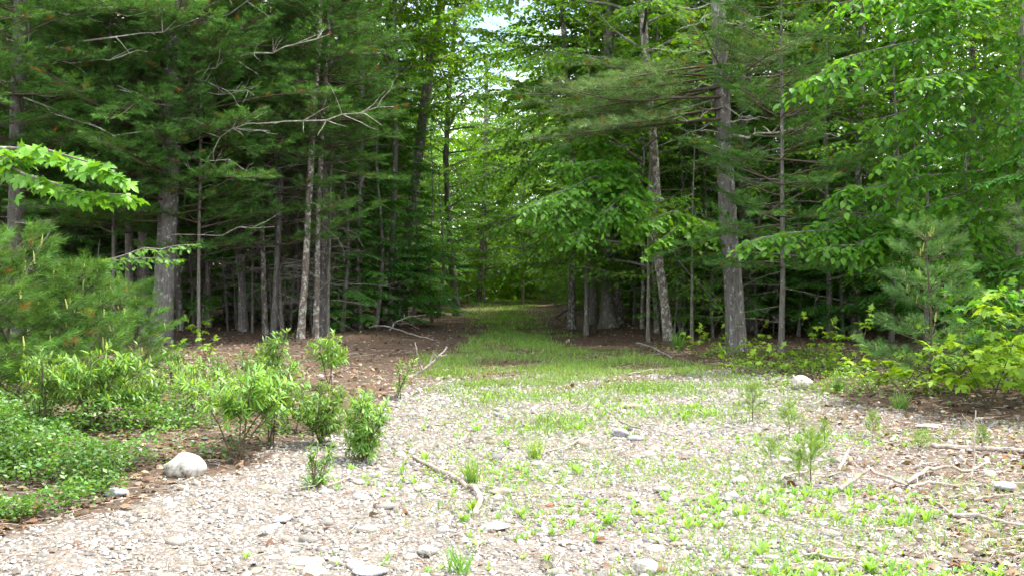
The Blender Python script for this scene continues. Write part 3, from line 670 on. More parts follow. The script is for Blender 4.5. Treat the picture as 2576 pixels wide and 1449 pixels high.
# ------------------------------------------------------------------ the wood behind: individual trees
placed = [tuple(b_[:2]) for b_ in (bR, b2_, b3_, b4_, b5_, b6_, b7_, b8_, b9_, b10_, b11_, b12_, b13_, b14_)]
def fits(x, y, dmin):
    for (a, b_) in placed:
        if (a - x) ** 2 + (b_ - y) ** 2 < dmin * dmin: return False
    return True
def fill(n, xr_, yr_, kinds, dmin, group, labels, smin=.85, smax=1.15, keep=None):
    k = 0; tries = 0
    while k < n and tries < 4000:
        tries += 1
        x = RNG.uniform(*xr_); y = RNG.uniform(*yr_)
        if abs(x) > .545 * y + 2.0 or (keep and not keep(x, y)) or not fits(x, y, dmin): continue
        kind = RNG.choice(list(kinds), p=list(kinds.values()))
        plant_tree(kind, x, y, labels[kind], group + ' (' + kind + ')', RNG.uniform(smin, smax)); placed.append((x, y)); k += 1
LAB_L = {'pine': 'dark pine with drooping boughs in the shaded stand left of the track', 'pole': 'bare slender pole pine in the dense dark stand left of the track',
         'hemlock': 'small dark hemlock with flat sprays in the left stand', 'beech': 'leafy understory beech left of the track', 'canopy': 'tall leafy maple rising behind the left pines'}
LAB_R = {'pine': 'dark pine mixed into the leafy wood right of the track', 'pole': 'bare slender pole pine in the leafy wood on the right',
         'hemlock': 'small dark hemlock in the shade of the leafy right wood', 'beech': 'understory beech with layered green sprays in the right wood', 'canopy': 'tall leafy maple in the wood right of the track'}
LAB_C = {'pine': 'pine far down the track', 'pole': 'bare pole far down the track', 'hemlock': 'dark hemlock far down the track', 'beech': 'bright leafy beech closing the far end of the track', 'canopy': 'tall maple against the sky at the far end of the track'}
left_ok = lambda x, y: x < xl(y) - (2.6 if y < 34 else 1.4)
def right_ok(x, y):     # keep the view of the three main trunks free
    px = (x / y * 1005 + 512) / S
    return x > xr(y) + 1.0 and not any(abs(px - c_) < w_ and y < d_ for c_, w_, d_ in ((1535, 60, b3_[1] + 1), (1662, 35, b2_[1] + 1), (1845, 40, bR[1] + 1)))
fill(40, (-17, -3.2), (23.0, 31), {'pine': .42, 'pole': .40, 'hemlock': .18}, 1.0, 'pines of the left stand', LAB_L, keep=left_ok)
fill(70, (-34, -3.5), (30, 58), {'pine': .60, 'pole': .20, 'hemlock': .17, 'canopy': .03}, 1.5, 'pines of the left stand', LAB_L, keep=left_ok)
fill(36, (3.2, 18), (22.3, 31), {'hemlock': .30, 'beech': .50, 'canopy': .12, 'pole': .08}, 1.3, 'trees of the right wood', LAB_R, .8, 1.1, keep=right_ok)
fill(64, (2.8, 34), (30, 58), {'hemlock': .18, 'beech': .60, 'canopy': .14, 'pine': .08}, 1.6, 'trees of the right wood', LAB_R, keep=right_ok)
fill(34, (-14, 10), (45, 66), {'beech': .62, 'canopy': .38}, 1.9, 'trees at the far end of the track', LAB_C, .62, .9)
fill(12, (-60, 60), (60, 80), {'beech': .4, 'canopy': .4, 'pine': .2}, 3.0, 'trees at the far end of the track', LAB_C, 1.0, 1.2)
for i in range(12):
    px = [1590, 1625, 1720, 1770, 1905, 2010, 2050, 2120, 2170, 2250, 2420, 2530][i]; d = [31, 30.0, 24, 26, 23.5, 23, 25.5, 22.5, 25, 21.5, 20.5, 21][i]; p = at(px, 800, d)
    plant_tree('hemlock', p[0], p[1], '', 'dark hemlocks of the right wood edge', [.75, .6, .65, .8, .7, .62, .9, .7, .9, .8, .75, .7][i], variant=i % 3)
for (px, d, v, sc_) in [(870, 24.2, 2, .85), (905, 24.8, 0, .75), (955, 25.6, 2, 1.0), (1000, 27, 1, .8), (1045, 28, 0, .7), (1085, 30.5, 0, .75), (950, 29, 0, .85), (1110, 34, 2, 1.0)]:
    p = at(px, 800, d); plant_tree('hemlock', p[0], p[1], 'dark hemlock with flat low sprays beside the left edge of the track', 'dark hemlocks by the track', sc_, variant=v)

fill(16, (5, 22), (25, 42), {'hemlock': .40, 'beech': .52, 'canopy': .08}, 1.2, 'trees of the right wood', LAB_R, 1.0, 1.25, keep=right_ok)
for (x, y, sc_) in [(3.4, 27.5, .75), (3.2, 34, .85), (3.0, 41, .9), (-4.4, 36, .8), (-5.0, 44, .9), (3.6, 49, .9), (-2.4, 56, .8), (1.6, 55, .8), (-.6, 62, .8)]:
    plant_tree('beech', x, y, '', 'beeches arching over the track', sc_, variant=3); placed.append((x, y))
for (px, d, sc_, v) in [(905, 26, 1.0, 0), (990, 27, 1.0, 3), (2240, 25, 1.0, 0), (2440, 26, 1.0, 3), (2060, 28, 1.05, 6), (2330, 33, 1.1, 3), (2560, 30, 1.0, 6), (1290, 60, .8, 3)]:
    p = at(px, 800, d); plant_tree('canopy', p[0], p[1], '', 'tall maples above the wood', sc_, variant=v + 2); placed.append((p[0], p[1]))
for (kd, x, y, sc_, v) in [('hemlock', 8.6, 15.0, .9, 1), ('beech', 10.2, 17.6, 1.0, 1), ('beech', 9.4, 13.0, .8, 0), ('canopy', 12.6, 19.6, 1.0, 3), ('hemlock', 7.6, 12.6, .6, 2), ('pine', -10.6, 15.0, .95, 0), ('pole', -9.6, 18.2, 1.0, 0), ('hemlock', -8.2, 13.6, .6, 2)]:
    plant_tree(kd, x, y, '', 'trees flanking the clearing', sc_, variant=v); placed.append((x, y))
# understory saplings low between the trunks
def low(n, xr_, yr_, lab, grp, keep, kinds):
    k = 0
    while k < n:
        x = RNG.uniform(*xr_); y = RNG.uniform(*yr_)
        if abs(x) > .53 * y + 1 or not keep(x, y) or not fits(x, y, .7): continue
        kd = RNG.choice(kinds); plant_tree(kd, x, y, lab[kd], grp + ' (' + kd + ')', RNG.uniform(.4, .62), variant=2, name=kd + '_sapling'); placed.append((x, y)); k += 1
low(56, (-30, -3), (25.5, 50), {'hemlock': 'low hemlock sapling in the dark under the left pines', 'beech': 'low leafy sapling in the dark under the left pines'}, 'saplings under the left pines', left_ok, ['hemlock', 'hemlock', 'beech'])
low(62, (2.5, 30), (22.0, 52), {'hemlock': 'low hemlock sapling on the floor of the right wood', 'beech': 'low leafy sapling on the floor of the right wood'}, 'saplings of the right wood', right_ok, ['hemlock', 'beech', 'beech'])
low(26, (-9, 7), (44, 64), {'hemlock': 'low dark hemlock sapling beside the far end of the track', 'beech': 'low bright sapling beside the far end of the track'}, 'saplings at the far end of the track', lambda x, y: y > 60 or x < xl(y) - .2 or x > xr(y) + .2, ['beech', 'beech', 'hemlock'])
for (x, y) in [(1.9, 44), (2.4, 40), (1.6, 48), (2.5, 36), (2.9, 33), (3.2, 45), (3.4, 39), (2.2, 52), (-3.6, 42), (-3.9, 48)]:
    plant_tree('beech', x, y, '', 'saplings along the far track', .5, variant=2, name='beech_sapling')
STEM = [trunk_mesh(vpath(5.5, .02, 70 + k), [.022, .030, .018][k], .006, M_PINEBARK2, 70 + k, 6, .2) for k in range(3)]
TWIGS = [dead_set(81, .5, 4.6, 1.3, 30, .006), dead_set(82, .4, 4.0, 1.0, 26, .005), dead_set(83, .6, 5.0, 1.5, 28, .006)]
k = 0; rs_ = np.random.default_rng(313)
while k < 64:
    if k < 44: y = rs_.uniform(22.8, 32); x = at(rs_.uniform(420, 1010), 800, y)[0]; ok = left_ok(x, y); side = 'left pines'
    else: y = rs_.uniform(22.5, 31); x = at(rs_.uniform(1560, 2300), 800, y)[0]; ok = right_ok(x, y); side = 'right wood'
    if not ok or not fits(x, y, .35): continue
    placed.append((x, y)); lab = 'thin bare dead stem ' + where(x, y)
    if lab in USED: lab = 'another ' + lab
    if lab in USED: continue
    USED[lab] = (1.0, y)
    t_ = thing('dead_sapling', lab, 'tree', (x, y, float(gz(x, y))), 'thin dead stems in the ' + side, float(rs_.random() * 6.28)); sc_ = rs_.uniform(.75, 1.2)
    link('trunk', STEM[k % 3], t_, scale=sc_); link('dead_branches', TWIGS[(k // 3) % 3], t_, scale=sc_); k += 1
# the wood beyond, too deep to tell tree from tree
def far_mass(seed, xr_, yr_, n, col, zmax):
    rng = np.random.default_rng(seed); mb = MB()
    for i in range(n):
        c = np.array([rng.uniform(*xr_), rng.uniform(*yr_), 0.0]); c[2] = .4 + (zmax - .4) * rng.random() ** 1.5; r_ = np.array([rng.uniform(1.8, 3.2), rng.uniform(1.8, 3.0), rng.uniform(1.0, 1.9)])
        m_ = 350; q = nrm(rng.standard_normal((m_, 3))) * rng.uniform(.5, 1.0, (m_, 1)) ** .5 * r_ * (1 + .25 * rng.standard_normal((m_, 1)))
        p = c + q; p = p[p[:, 2] > .1]; m_ = len(p)
        d = nrm(rng.standard_normal((m_, 3)) * .8 - [0, 0, .5]); nn = rperp(d, rng); bake(mb, L_DIA, p, np.cross(d, nn), d, nn, rng.uniform(.20, .38, m_), col * rng.uniform(.7, 1.3), rng, .25)
    return mb.mesh('far_woods', M_LEAF)
o = link('far_woods', far_mass(1, (-52, -7), (56, 70), 190, np.array([.05, .11, .025]), 15)); tag(o, 'dark wood far behind the left pines', 'woods', kind='stuff')
o = link('far_woods', far_mass(2, (-12, 52), (64, 78), 140, np.array([.085, .215, .022]), 11.5)); tag(o, 'bright leafy wood far behind the right trees', 'woods', kind='stuff')
o = link('far_woods', far_mass(3, (-17, 14), (60, 70), 150, np.array([.11, .25, .022]), 11.0)); tag(o, 'sunlit yellow green foliage closing the view beyond the end of the track', 'woods', kind='stuff')  # sunlit brightness put into this leaf colour

o = link('undergrowth', far_mass(4, (-10, 8), (52, 60), 42, np.array([.11, .25, .025]), 2.2)); tag(o, 'bright green undergrowth where the track ends', 'undergrowth', kind='stuff')
for (px, d, v) in [(505, 20.4, 2), (285, 20.6, 0)]:
    p = at(px, 850, d); q = plant_tree('pole', p[0], p[1], '', 'pines of the left stand (pole)', .95, variant=1)
    q.children[1].data = PINE_CROWN[v]
# ------------------------------------------------------------------ near leafy limbs: each leaf a piece, up to 300 a tree
LEAF_MESH = {}
def leaf_mesh(kind):
    if kind not in LEAF_MESH:
        mb = MB(); tv, tf_ = L_OVAL if kind == 'beech' else L_MAPLE; mb.add(tv, tf_)
        LEAF_MESH[kind] = mb.mesh('leaf', {'beech': M_BEECHLEAF, 'maple': M_MAPLEGREEN, 'sunmaple': M_MAPLELEAF}[kind])
    return LEAF_MESH[kind]
def leaf_objects(t, base, LV, kind, n):
    p, x, d, nn, z = LV.frames(); idx = np.argsort(p[:, 1])[:n]; me = leaf_mesh(kind)
    for i in idx:
        o = bpy.data.objects.new('leaf', me); sc.collection.objects.link(o); o.parent = t
        q = p[i] - base; a, b_, c = x[i] * z[i], d[i] * z[i], nn[i] * z[i]
        o.matrix_basis = Matrix(((a[0], b_[0], c[0], q[0]), (a[1], b_[1], c[1], q[1]), (a[2], b_[2], c[2], q[2]), (0, 0, 0, 1)))
    rest = np.setdiff1d(np.arange(len(p)), idx)
    return rest, (p, x, d, nn, z)
def limb_path(pts, K=7):
    W = np.array([at(*p) for p in pts]); s_ = np.linspace(0, 1, len(W)); u = np.linspace(0, 1, K)
    return np.stack([np.interp(u, s_, W[:, k]) for k in range(3)], -1)
def limb_tree(name, label, foot, limbs, kind, leaf, col, trunk_pts=None, r=.05, top=7, smax=.8, sp=.05, nobj=300, seed=0, crown=None, droop=.5, nd=9):
    rng = np.random.default_rng(500 + seed)
    base = np.array([foot[0], foot[1], float(gz(foot[0], foot[1]))])
    t = thing(name, label, 'tree', base)
    if trunk_pts is None: trunk_pts = np.array([base, base + [0, 0, top * .5], base + [.1, 0, top]])
    link('trunk', trunk_mesh(trunk_pts, r, r * .10, M_BEECHBARK, 300 + seed, 8, .3, off=base), t)
    LV = Leaves(); mb = MB()
    for pts in limbs:
        P = limb_path(pts); P += rng.standard_normal(P.shape) * .02
        leafy_limb(mb, LV, P, rng, leaf, smax, int(np.linalg.norm(np.diff(P, axis=0), axis=1).sum() * nd) + 3, .10, sp, .016, twig_mat=0, droop=droop, vz=(-.75, .35))
    br_ = link('branches', mb.mesh('branches', [M_BEECHBARK], False, base), t)
    rest, (p, x, d, nn, z) = leaf_objects(br_, base, LV, kind, nobj)
    if len(rest):
        mb = MB(); bake(mb, L_OVAL if kind == 'beech' else L_MAPLE, p[rest], x[rest], d[rest], nn[rest], z[rest], col, rng, .22)
        tag(link('foliage', mb.mesh('foliage', M_LEAF, False, base), t), kind='stuff')
    if crown is not None: link('crown', crown, t)
    return t
C1 = np.array([.080, .235, .015])
b = at(1560, 800, 19.5)
limb_tree('beech_tree', 'understory beech with a long leafy limb hanging over the grass at the centre', (b[0] + .9, b[1] + 2.6),
    [[(1600, 440, 20), (1480, 445, 18.5), (1390, 490, 17.5), (1330, 520, 17)], [(1600, 480, 20), (1480, 510, 18.5), (1380, 560, 17.6)], [(1610, 420, 20), (1520, 400, 19), (1420, 410, 18)],
     [(1600, 500, 20), (1540, 540, 18.5), (1440, 590, 17.5)], [(1590, 380, 20.2), (1500, 350, 20), (1380, 370, 19.5)], [(1610, 460, 20), (1560, 490, 18.5), (1500, 560, 17.8)]],
    'beech', .135, C1, r=.045, top=6.5, seed=1, nd=16)
b = at(1475, 800, 25)
limb_tree('beech_tree', 'beech whose leafy limbs droop low over the far track', (b[0], b[1]),
    [[(1470, 420, 25), (1360, 400, 24), (1240, 430, 23.5), (1150, 480, 23.2)], [(1470, 480, 25), (1350, 520, 24), (1230, 580, 23.4)], [(1470, 350, 25), (1350, 310, 24.2), (1220, 330, 23.8)], [(1470, 520, 25), (1380, 590, 24), (1300, 650, 23.6)],
     [(1470, 280, 25), (1340, 230, 24.5), (1190, 240, 24)], [(1475, 250, 25), (1380, 150, 24.5), (1260, 120, 24)], [(1475, 560, 25), (1420, 620, 24.2), (1370, 680, 24)]],
    'beech', .125, np.array([.105, .25, .016]), r=.06, top=8.5, seed=7, smax=1.0, nd=8, nobj=150)
b = at(1740, 850, 21.5)
limb_tree('maple_tree', 'slim young maple whose bright lobed leaves hang left of the big pine', (b[0], b[1]),
    [[(1740, 520, 21), (1690, 530, 20), (1620, 560, 19.5), (1590, 590, 19.4)], [(1745, 560, 20.8), (1700, 575, 19.6), (1640, 620, 19.2)], [(1745, 545, 20.8), (1770, 560, 19.8), (1795, 595, 19.2)], [(1740, 490, 21), (1660, 500, 20.4), (1580, 520, 20)]],
    'maple', .15, np.array([.13, .29, .03]), r=.035, top=5.5, seed=2, smax=.55, nd=11)
b = at(2330, 900, 17.8)
limb_tree('beech_tree', 'beech with a level leafy limb reaching left across the slender trunk to the big pine', (b[0], b[1]),
    [[(2300, 560, 17.2), (2150, 570, 16.2), (2000, 585, 15.6), (1870, 605, 15.4)], [(2300, 590, 17), (2180, 600, 16), (2060, 630, 15.4)], [(2300, 570, 17), (2200, 590, 16), (2130, 640, 15.6)], [(2310, 560, 17), (2400, 570, 16.4), (2500, 600, 16)],
     [(2310, 540, 17.2), (2180, 540, 16.4), (2050, 560, 16)]],
    'beech', .15, C1, r=.045, top=5.5, seed=3, smax=.62, nd=20)
b = at(2470, 900, 17.0)
limb_tree('beech_tree', 'large beech filling the upper right corner with drooping leafy sprays', (b[0] + .6, b[1]),
    [[(2480, 240, 17), (2350, 250, 16), (2200, 300, 15.6)], [(2480, 130, 17), (2300, 100, 16), (2120, 150, 15.6), (2010, 215, 15.4)], [(2470, 330, 17), (2350, 350, 16), (2240, 400, 15.4)], [(2480, 430, 17), (2340, 440, 16), (2200, 470, 15.6), (2110, 480, 15.5)],
     [(2490, 160, 17), (2560, 200, 16), (2600, 260, 15.6)], [(2480, 60, 17), (2350, 30, 16.4), (2220, 60, 16)], [(2490, 460, 17), (2400, 490, 16), (2290, 530, 15.6)], [(2490, 380, 17), (2520, 420, 15.8), (2560, 470, 15.4)],
     [(2500, 640, 17), (2450, 650, 16), (2370, 680, 15.6)], [(2500, 620, 17), (2540, 660, 15.8), (2590, 700, 15.4)], [(2480, 200, 17), (2400, 180, 15.8), (2300, 200, 15.2)], [(2490, 300, 17), (2560, 330, 15.8), (2590, 380, 15.6)],
     [(2490, 30, 17), (2400, 0, 16), (2280, -20, 16)], [(2500, -40, 17), (2560, -30, 16), (2620, 20, 15.8)], [(2490, 0, 17), (2300, -40, 16.2), (2100, 10, 15.8)], [(2500, 90, 17), (2560, 80, 16.2), (2620, 120, 16)], [(2495, 520, 17), (2440, 560, 16), (2400, 600, 15.6)]],
    'beech', .15, C1, r=.07, top=8.5, seed=4, smax=.95, nd=9, sp=.07)
b = at(-260, 900, 8.4)
limb_tree('maple_tree', 'sunlit maple branch hanging in from the left edge of the picture', (b[0], b[1]),
    [[(-260, 360, 8.4), (-60, 385, 7.7), (70, 430, 7.4), (180, 490, 7.2), (300, 480, 7.3)], [(-260, 340, 8.4), (-60, 360, 7.8), (100, 375, 7.4), (210, 400, 7.2), (285, 435, 7.2)], [(-240, 380, 8.4), (-80, 380, 7.8), (50, 395, 7.5)]],
    'maple', .115, np.array([.13, .29, .03]), r=.04, top=3.2, seed=5, smax=.22, sp=.06, nd=11)
b = at(235, 900, 14.5)
limb_tree('beech_sapling', 'thin beech sapling with a bright twig in front of the thick left pine', (b[0], b[1]),
    [[(250, 660, 14.4), (330, 640, 13.8), (400, 625, 13.5), (485, 612, 13.4)], [(330, 645, 13.8), (380, 650, 13.5), (440, 650, 13.4)], [(250, 660, 14.4), (290, 650, 14), (350, 650, 13.8)]],
    'beech', .095, np.array([.09, .24, .03]), r=.014, top=1.9, seed=6, smax=.2, sp=.08)

# ------------------------------------------------------------------ young pines
def young_pine(label, foot, H, R, seed, group=None, name='young_pine_tree', live=.08, nn=36, needle=.11, w=.006, candles=True, dens=1.3, col=(.075, .15, .04), dz=.3, r=.022):
    rng = np.random.default_rng(700 + seed); base = np.array([foot[0], foot[1], float(gz(foot[0], foot[1]))])
    t = thing(name, label, 'tree', base, group)
    k = np.linspace(0, 1, 6); P = base + np.stack([.03 * H * np.sin(k * 3 + seed), .03 * H * np.cos(k * 2.5 + seed) - .03 * H, k * H], -1)
    mb = MB(); tube(mb, P, np.linspace(r, .004, 6), 6); link('trunk', mb.mesh('trunk', M_LIVETWIG, True, base), t)
    mb = MB(); tf_ = []; cd_ = []; h = live * H
    while h < H * .98:
        u = h / H; q = base + [np.interp(u, k, P[:, 0] - base[0]), np.interp(u, k, P[:, 1] - base[1]), h]
        n_ = 5
        a0 = rng.random() * 6.28
        for j in range(n_):
            L = R * (1 - u) ** .75 * rng.uniform(.7, 1.1) + .06
            az = a0 + j * 6.283 / n_ + rng.uniform(-.3, .3); el = rng.uniform(.15, .45) + .3 * u
            m0 = len(tf_); pine_bough(mb, tf_, q, az, L, el, rng, dens, .25, r0=.003 + .004 * L)
            cd_.append(tf_[-1][:3])
        h += dz * rng.uniform(.8, 1.2) * (1 - .3 * u)
    tf_.append((*P[-1], 0, 0, 1, .12)); cd_.append(tuple(P[-1]))
    tuft_bake(mb, tf_, nn, needle, w, col, rng, brown=.006)
    link('crown', mb.mesh('crown', [M_NEEDLE, M_LIVETWIG], False, base), t)
    if candles:
        mb = MB()
        for c in cd_:
            if rng.random() < .6:
                L = rng.uniform(.07, .15); c = np.array(c); e = c + [rng.uniform(-.02, .02), rng.uniform(-.02, .02), L]
                tube(mb, [c, (c + e) / 2, e], [.011, .011, .005], 4, col=np.array([.36, .40, .14]) * rng.uniform(.8, 1.2))
        link('candles', mb.mesh('candles', M_WEED, False, base), t)
    return t
p = ground(2325, 995); young_pine('young pine about head high with upright pale candles, in front of the right wood', p, 1.95, .8, 1, w=.006, col=(.085, .18, .06), dz=.38, live=.14, dens=1.15)
for i, (px, py, d, H, R, lab) in enumerate([(40, 960, 11.5, 1.85, 1.25, 'bushy young pine filling the left edge below the ringed trunk'),
                                            (190, 950, 12.0, 1.4, .95, 'bushy young pine just right of the one at the left edge'),
                                            (300, 930, 13.5, 1.3, .7, 'smaller young pine with pale shoots before the thick left pine'),
                                            (-130, 960, 11.0, 2.0, 1.3, 'young pine cut off by the left edge of the picture')]):
    b = at(px, py, d); young_pine(lab, b, H, R, 10 + i, nn=28, w=.0065, live=.04, dens=1.35, col=(.075, .165, .036))
b = at(2680, 950, 11.5); young_pine('young pine whose needle tips poke in at the right edge', b, 3.2, 1.0, 20, nn=30, col=(.085, .155, .06), live=.45)
SEED = []
def seedling(px, py, H, i):
    p = ground(px, py); base = np.array(p)
    t = thing('pine_seedling', ['pine seedling standing alone at the grass edge, farthest of the gravel seedlings', 'pine seedling right of and nearer than the farthest one', 'largest pine seedling of the gravel, before the brown stick', 'small pine seedling crowded against the left of the largest one', 'pine seedling at the left end of the straight pale log', 'small pine seedling between the farthest two and the bent stick', 'lowest tuft of pine seedling left of the largest one', 'small pine seedling below the head-high young pine', 'tiny pine tuft touching the left end of the pale log', 'small pine seedling behind the upright dead stem'][i], 'seedling', base, 'pine seedlings in the gravel', i * 1.7)
    if not SEED:
        rng = np.random.default_rng(99); mb = MB(); tube(mb, [(0, 0, -.03), (.02, 0, .5), (0, .02, 1.0)], [.014, .011, .006], 5); SEED.append(mb.mesh('stem', M_LIVETWIG))
        mb = MB(); tf_ = []
        for h in (.28, .45, .62, .80):
            for j in range(4):
                a = j * 1.571 + h * 9 + rng.uniform(-.4, .4); L = .42 * (1.2 - h) * rng.uniform(.6, 1.2); q = np.array([.01, .01, h]); e = q + np.array([math.cos(a) * L, math.sin(a) * L, rng.uniform(.08, .3)]); tube(mb, [q, (q + e) / 2, e], [.004, .003, .002], 3, mat=1)
                for v in (.5, 1.0): tf_.append((*(q + (e - q) * v), *nrm(e - q + [0, 0, .25]), .10))
        tf_.append((0, .02, .95, 0, 0, 1, .14)); tuft_bake(mb, tf_, 60, .25, .005, (.17, .29, .075), rng, brown=0); SEED.append(mb.mesh('needles', [M_NEEDLE, M_LIVETWIG]))
    link('stem', SEED[0], t, scale=H); link('needles', SEED[1], t, scale=H)
for i, (px, py, H) in enumerate([(1892, 1062, .36), (1985, 1100, .32), (2040, 1215, .36), (2010, 1212, .22), (2310, 1140, .18), (2075, 1115, .2), (1940, 1165, .18), (2195, 1105, .24), (2330, 1130, .16), (2470, 1135, .2)]): seedling(px, py, H, i)

# ------------------------------------------------------------------ low maples and a fern on the right
def low_maple(label, foot, H, R, seed, nleaf_sp=.085, leaf=.155, stems=5, lean=(0, 0), name='maple_sapling', nobj=300, group=None, objs=True, col=(.20, .37, .03)):
    rng = np.random.default_rng(800 + seed); base = np.array([foot[0], foot[1], float(gz(foot[0], foot[1]))])
    t = thing(name, label, 'shrub' if stems > 1 else 'sapling', base, group); mb = MB(); LV = Leaves()
    for s_ in range(stems):
        az = s_ * 2.4 + rng.uniform(-.4, .4); L = H * rng.uniform(.75, 1.1)
        P = curve_path(base, (math.cos(az) * R / H + lean[0], math.sin(az) * R / H + lean[1], 1.0), L, 6, -.1, rng, .06)
        tube(mb, P, np.linspace(.008, .003, 7), 5)
        for i in range(max(3, int(L * 10))):
            u = rng.uniform(.35, 1); k = min(int(u * 6), 5); q = P[k] + (P[k + 1] - P[k]) * (u * 6 - k)
            a2 = rng.random() * 6.283; dd = nrm(np.array([math.cos(a2), math.sin(a2), rng.uniform(.05, .4)]))
            spray(mb, LV, q, dd, R * rng.uniform(.35, .75) * (1.2 - .5 * u), leaf, rng, nleaf_sp, 0, .25)
        spray(mb, LV, P[-1], nrm(P[-1] - P[-2]), .12, leaf, rng, nleaf_sp, 0, .2)
    st_ = link('stems', mb.mesh('stems', [M_LIVETWIG], False, base), t)
    if objs:
        rest, (p, x, d, nn, z) = leaf_objects(st_, base, LV, 'sunmaple', nobj)
    else: p, x, d, nn, z = LV.frames(); rest = np.arange(len(p))
    if len(rest):
        mb = MB(); bake(mb, L_MAPLE, p[rest], x[rest], d[rest], nn[rest], z[rest], np.array(col), rng, .2)
        tag(link('foliage', mb.mesh('foliage', M_LEAF, False, base), t), kind='stuff')
    return t
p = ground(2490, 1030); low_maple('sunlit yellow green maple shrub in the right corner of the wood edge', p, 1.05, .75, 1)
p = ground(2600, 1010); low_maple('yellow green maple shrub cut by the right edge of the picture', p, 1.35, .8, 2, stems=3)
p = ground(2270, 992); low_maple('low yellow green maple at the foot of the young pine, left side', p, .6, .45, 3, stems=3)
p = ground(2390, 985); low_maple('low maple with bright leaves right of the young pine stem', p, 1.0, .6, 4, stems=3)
p = ground(2440, 960); low_maple('shaded green maple shrub behind the sunlit ones on the right', p, 1.7, .9, 5, stems=4, objs=False, col=(.07, .2, .025))  # shade painted in through a darker leaf colour
for i, (px, py, H, R) in enumerate([(1790, 890, .5, .25), (1880, 905, .75, .3), (1930, 915, .4, .3), (2140, 935, .85, .3), (2070, 905, .7, .3), (1850, 940, .4, .35), (2050, 935, .4, .3), (495, 868, .55, .25), (520, 905, .4, .25), (412, 905, .4, .3), (2190, 985, .5, .3), (1745, 880, .35, .2), (1975, 935, .35, .3), (30, 1010, .5, .3)]):
    p = ground(px, py); low_maple(['maple seedling with one raised leaf spray left of the big flaky pine foot', 'tallest maple seedling, leaning right from the big flaky pine foot', 'low maple seedling right of the big flaky pine foot', 'upright maple seedling in the dark gap left of the head-high pine', 'maple seedling before the shade between slender trunk and level limb', 'low spreading maple seedling in front of the big flaky pine', 'low maple seedling behind the pinkish boulder', 'maple seedling at the right foot of the thick left pine', 'low maple seedling in the needles below the first one by the thick pine', 'maple seedling in front of the thick left pine foot', 'maple seedling just left of the low maples under the young pine', 'smallest maple seedling beside the crooked slim trunk', 'low maple seedling left of the pinkish boulder', 'maple seedling under the young pines at the left edge'][i], p, H, R, 20 + i, stems=2 if H > .3 else 1, nobj=60, group='maple seedlings along the wood edge', name='maple_seedling', nleaf_sp=.11, leaf=.10)
def fern(label, foot, seed, n=7, L=.8):
    rng = np.random.default_rng(900 + seed); base = np.array([foot[0], foot[1], float(gz(foot[0], foot[1]))]); t = thing('fern', label, 'fern', base)
    for j in range(n):
        az = j * 6.283 / n + rng.uniform(-.3, .3); P = curve_path(base, (math.cos(az) * .6, math.sin(az) * .6, 1), L * rng.uniform(.8, 1.1), 8, -1.3, rng, .02)
        mb = MB(); tube(mb, P, np.linspace(.004, .0015, 9), 3, col=(.10, .2, .04)); LV = Leaves()
        for i in range(26):
            u = .25 + .75 * i / 26; k = min(int(u * 8), 7); q = P[k] + (P[k + 1] - P[k]) * (u * 8 - k); td = nrm(P[k + 1] - P[k]); hz = nrm(np.cross(td, [0, 0, 1.0]))
            for s_ in (-1, 1): LV.add(q, nrm(hz * s_ + td * .35), np.cross(hz, td), .17 * math.sin(math.pi * min(.97, .25 + .72 * (1 - u))) + .02)
        LV.bake(mb, L_DIA, (.15, .32, .04), rng, .12, width=.5); link('frond', mb.mesh('frond', M_WEED, False, base), t)
p = ground(2600, 985); fern('bright green fern with feathery fronds at the right edge', p, 1, L=1.1)

# ------------------------------------------------------------------ narrow leaved shrubs on the left
def narrow_shrub(label, foot, H, R, stems, seed, group=None, col=(.14, .29, .055), bare=.3, leaf=.105, name='sweetfern_shrub', dens=1.0, tpl=None, width=1.0):
    rng = np.random.default_rng(1000 + seed); base = np.array([foot[0], foot[1], float(gz(foot[0], foot[1]))])
    t = thing(name, label, 'shrub', base, group); mb = MB(); LV = Leaves()
    for s_ in range(stems):
        az = s_ * 2.4 + rng.uniform(-.5, .5); sp_ = R / H * rng.uniform(.2, 1.0) if stems > 1 else .06
        P = curve_path(base + [rng.uniform(-.05, .05), rng.uniform(-.05, .05), 0], (math.cos(az) * sp_, math.sin(az) * sp_, 1.0), H * rng.uniform(.75, 1.08), 6, 0, rng, .07)
        tube(mb, P, np.linspace(.008, .003, 7), 5)
        tw = [(P[-1], nrm(P[-1] - P[-2]), .10)]
        nb = max(4, int(H * 27 * dens))
        for i in range(nb):
            u = bare + (1 - bare) * (i + rng.random()) / nb; k = min(int(u * 6), 5); q = P[k] + (P[k + 1] - P[k]) * (u * 6 - k)
            a2 = rng.random() * 6.283; dd = nrm(np.array([math.cos(a2), math.sin(a2), rng.uniform(.2, 1.0)]))
            L = R * rng.uniform(.3, .75) * (1.25 - .6 * u); tw.append((q, dd, L))
        for (q, dd, L) in tw:
            tube(mb, [q, q + dd * L * .5, q + dd * L + [0, 0, .03]], [.003, .0025, .0015], 3, cap=False)
            m_ = max(8, int(L / .0085)); w_ = .25 + .75 * (np.arange(m_) + .5) / m_
            p = q + dd * (w_ * L)[:, None]; r_ = rperp(np.broadcast_to(dd, (m_, 3)), rng)
            ld = dd * .55 + r_ * .8 - np.array([0, 0, .12]); LV.add(p, ld, np.array([0, 0, 1.0]) + r_ * -.2 + rng.standard_normal((m_, 3)) * .2, leaf * rng.uniform(.6, 1.1, m_))
    link('stems', mb.mesh('stems', [M_LIVETWIG], False, base), t)
    mb = MB(); LV.bake(mb, tpl or L_LANCE, col, rng, .32, width=width * 1.35); tag(link('foliage', mb.mesh('foliage', M_WEED, False, base), t), kind='stuff')
    return t
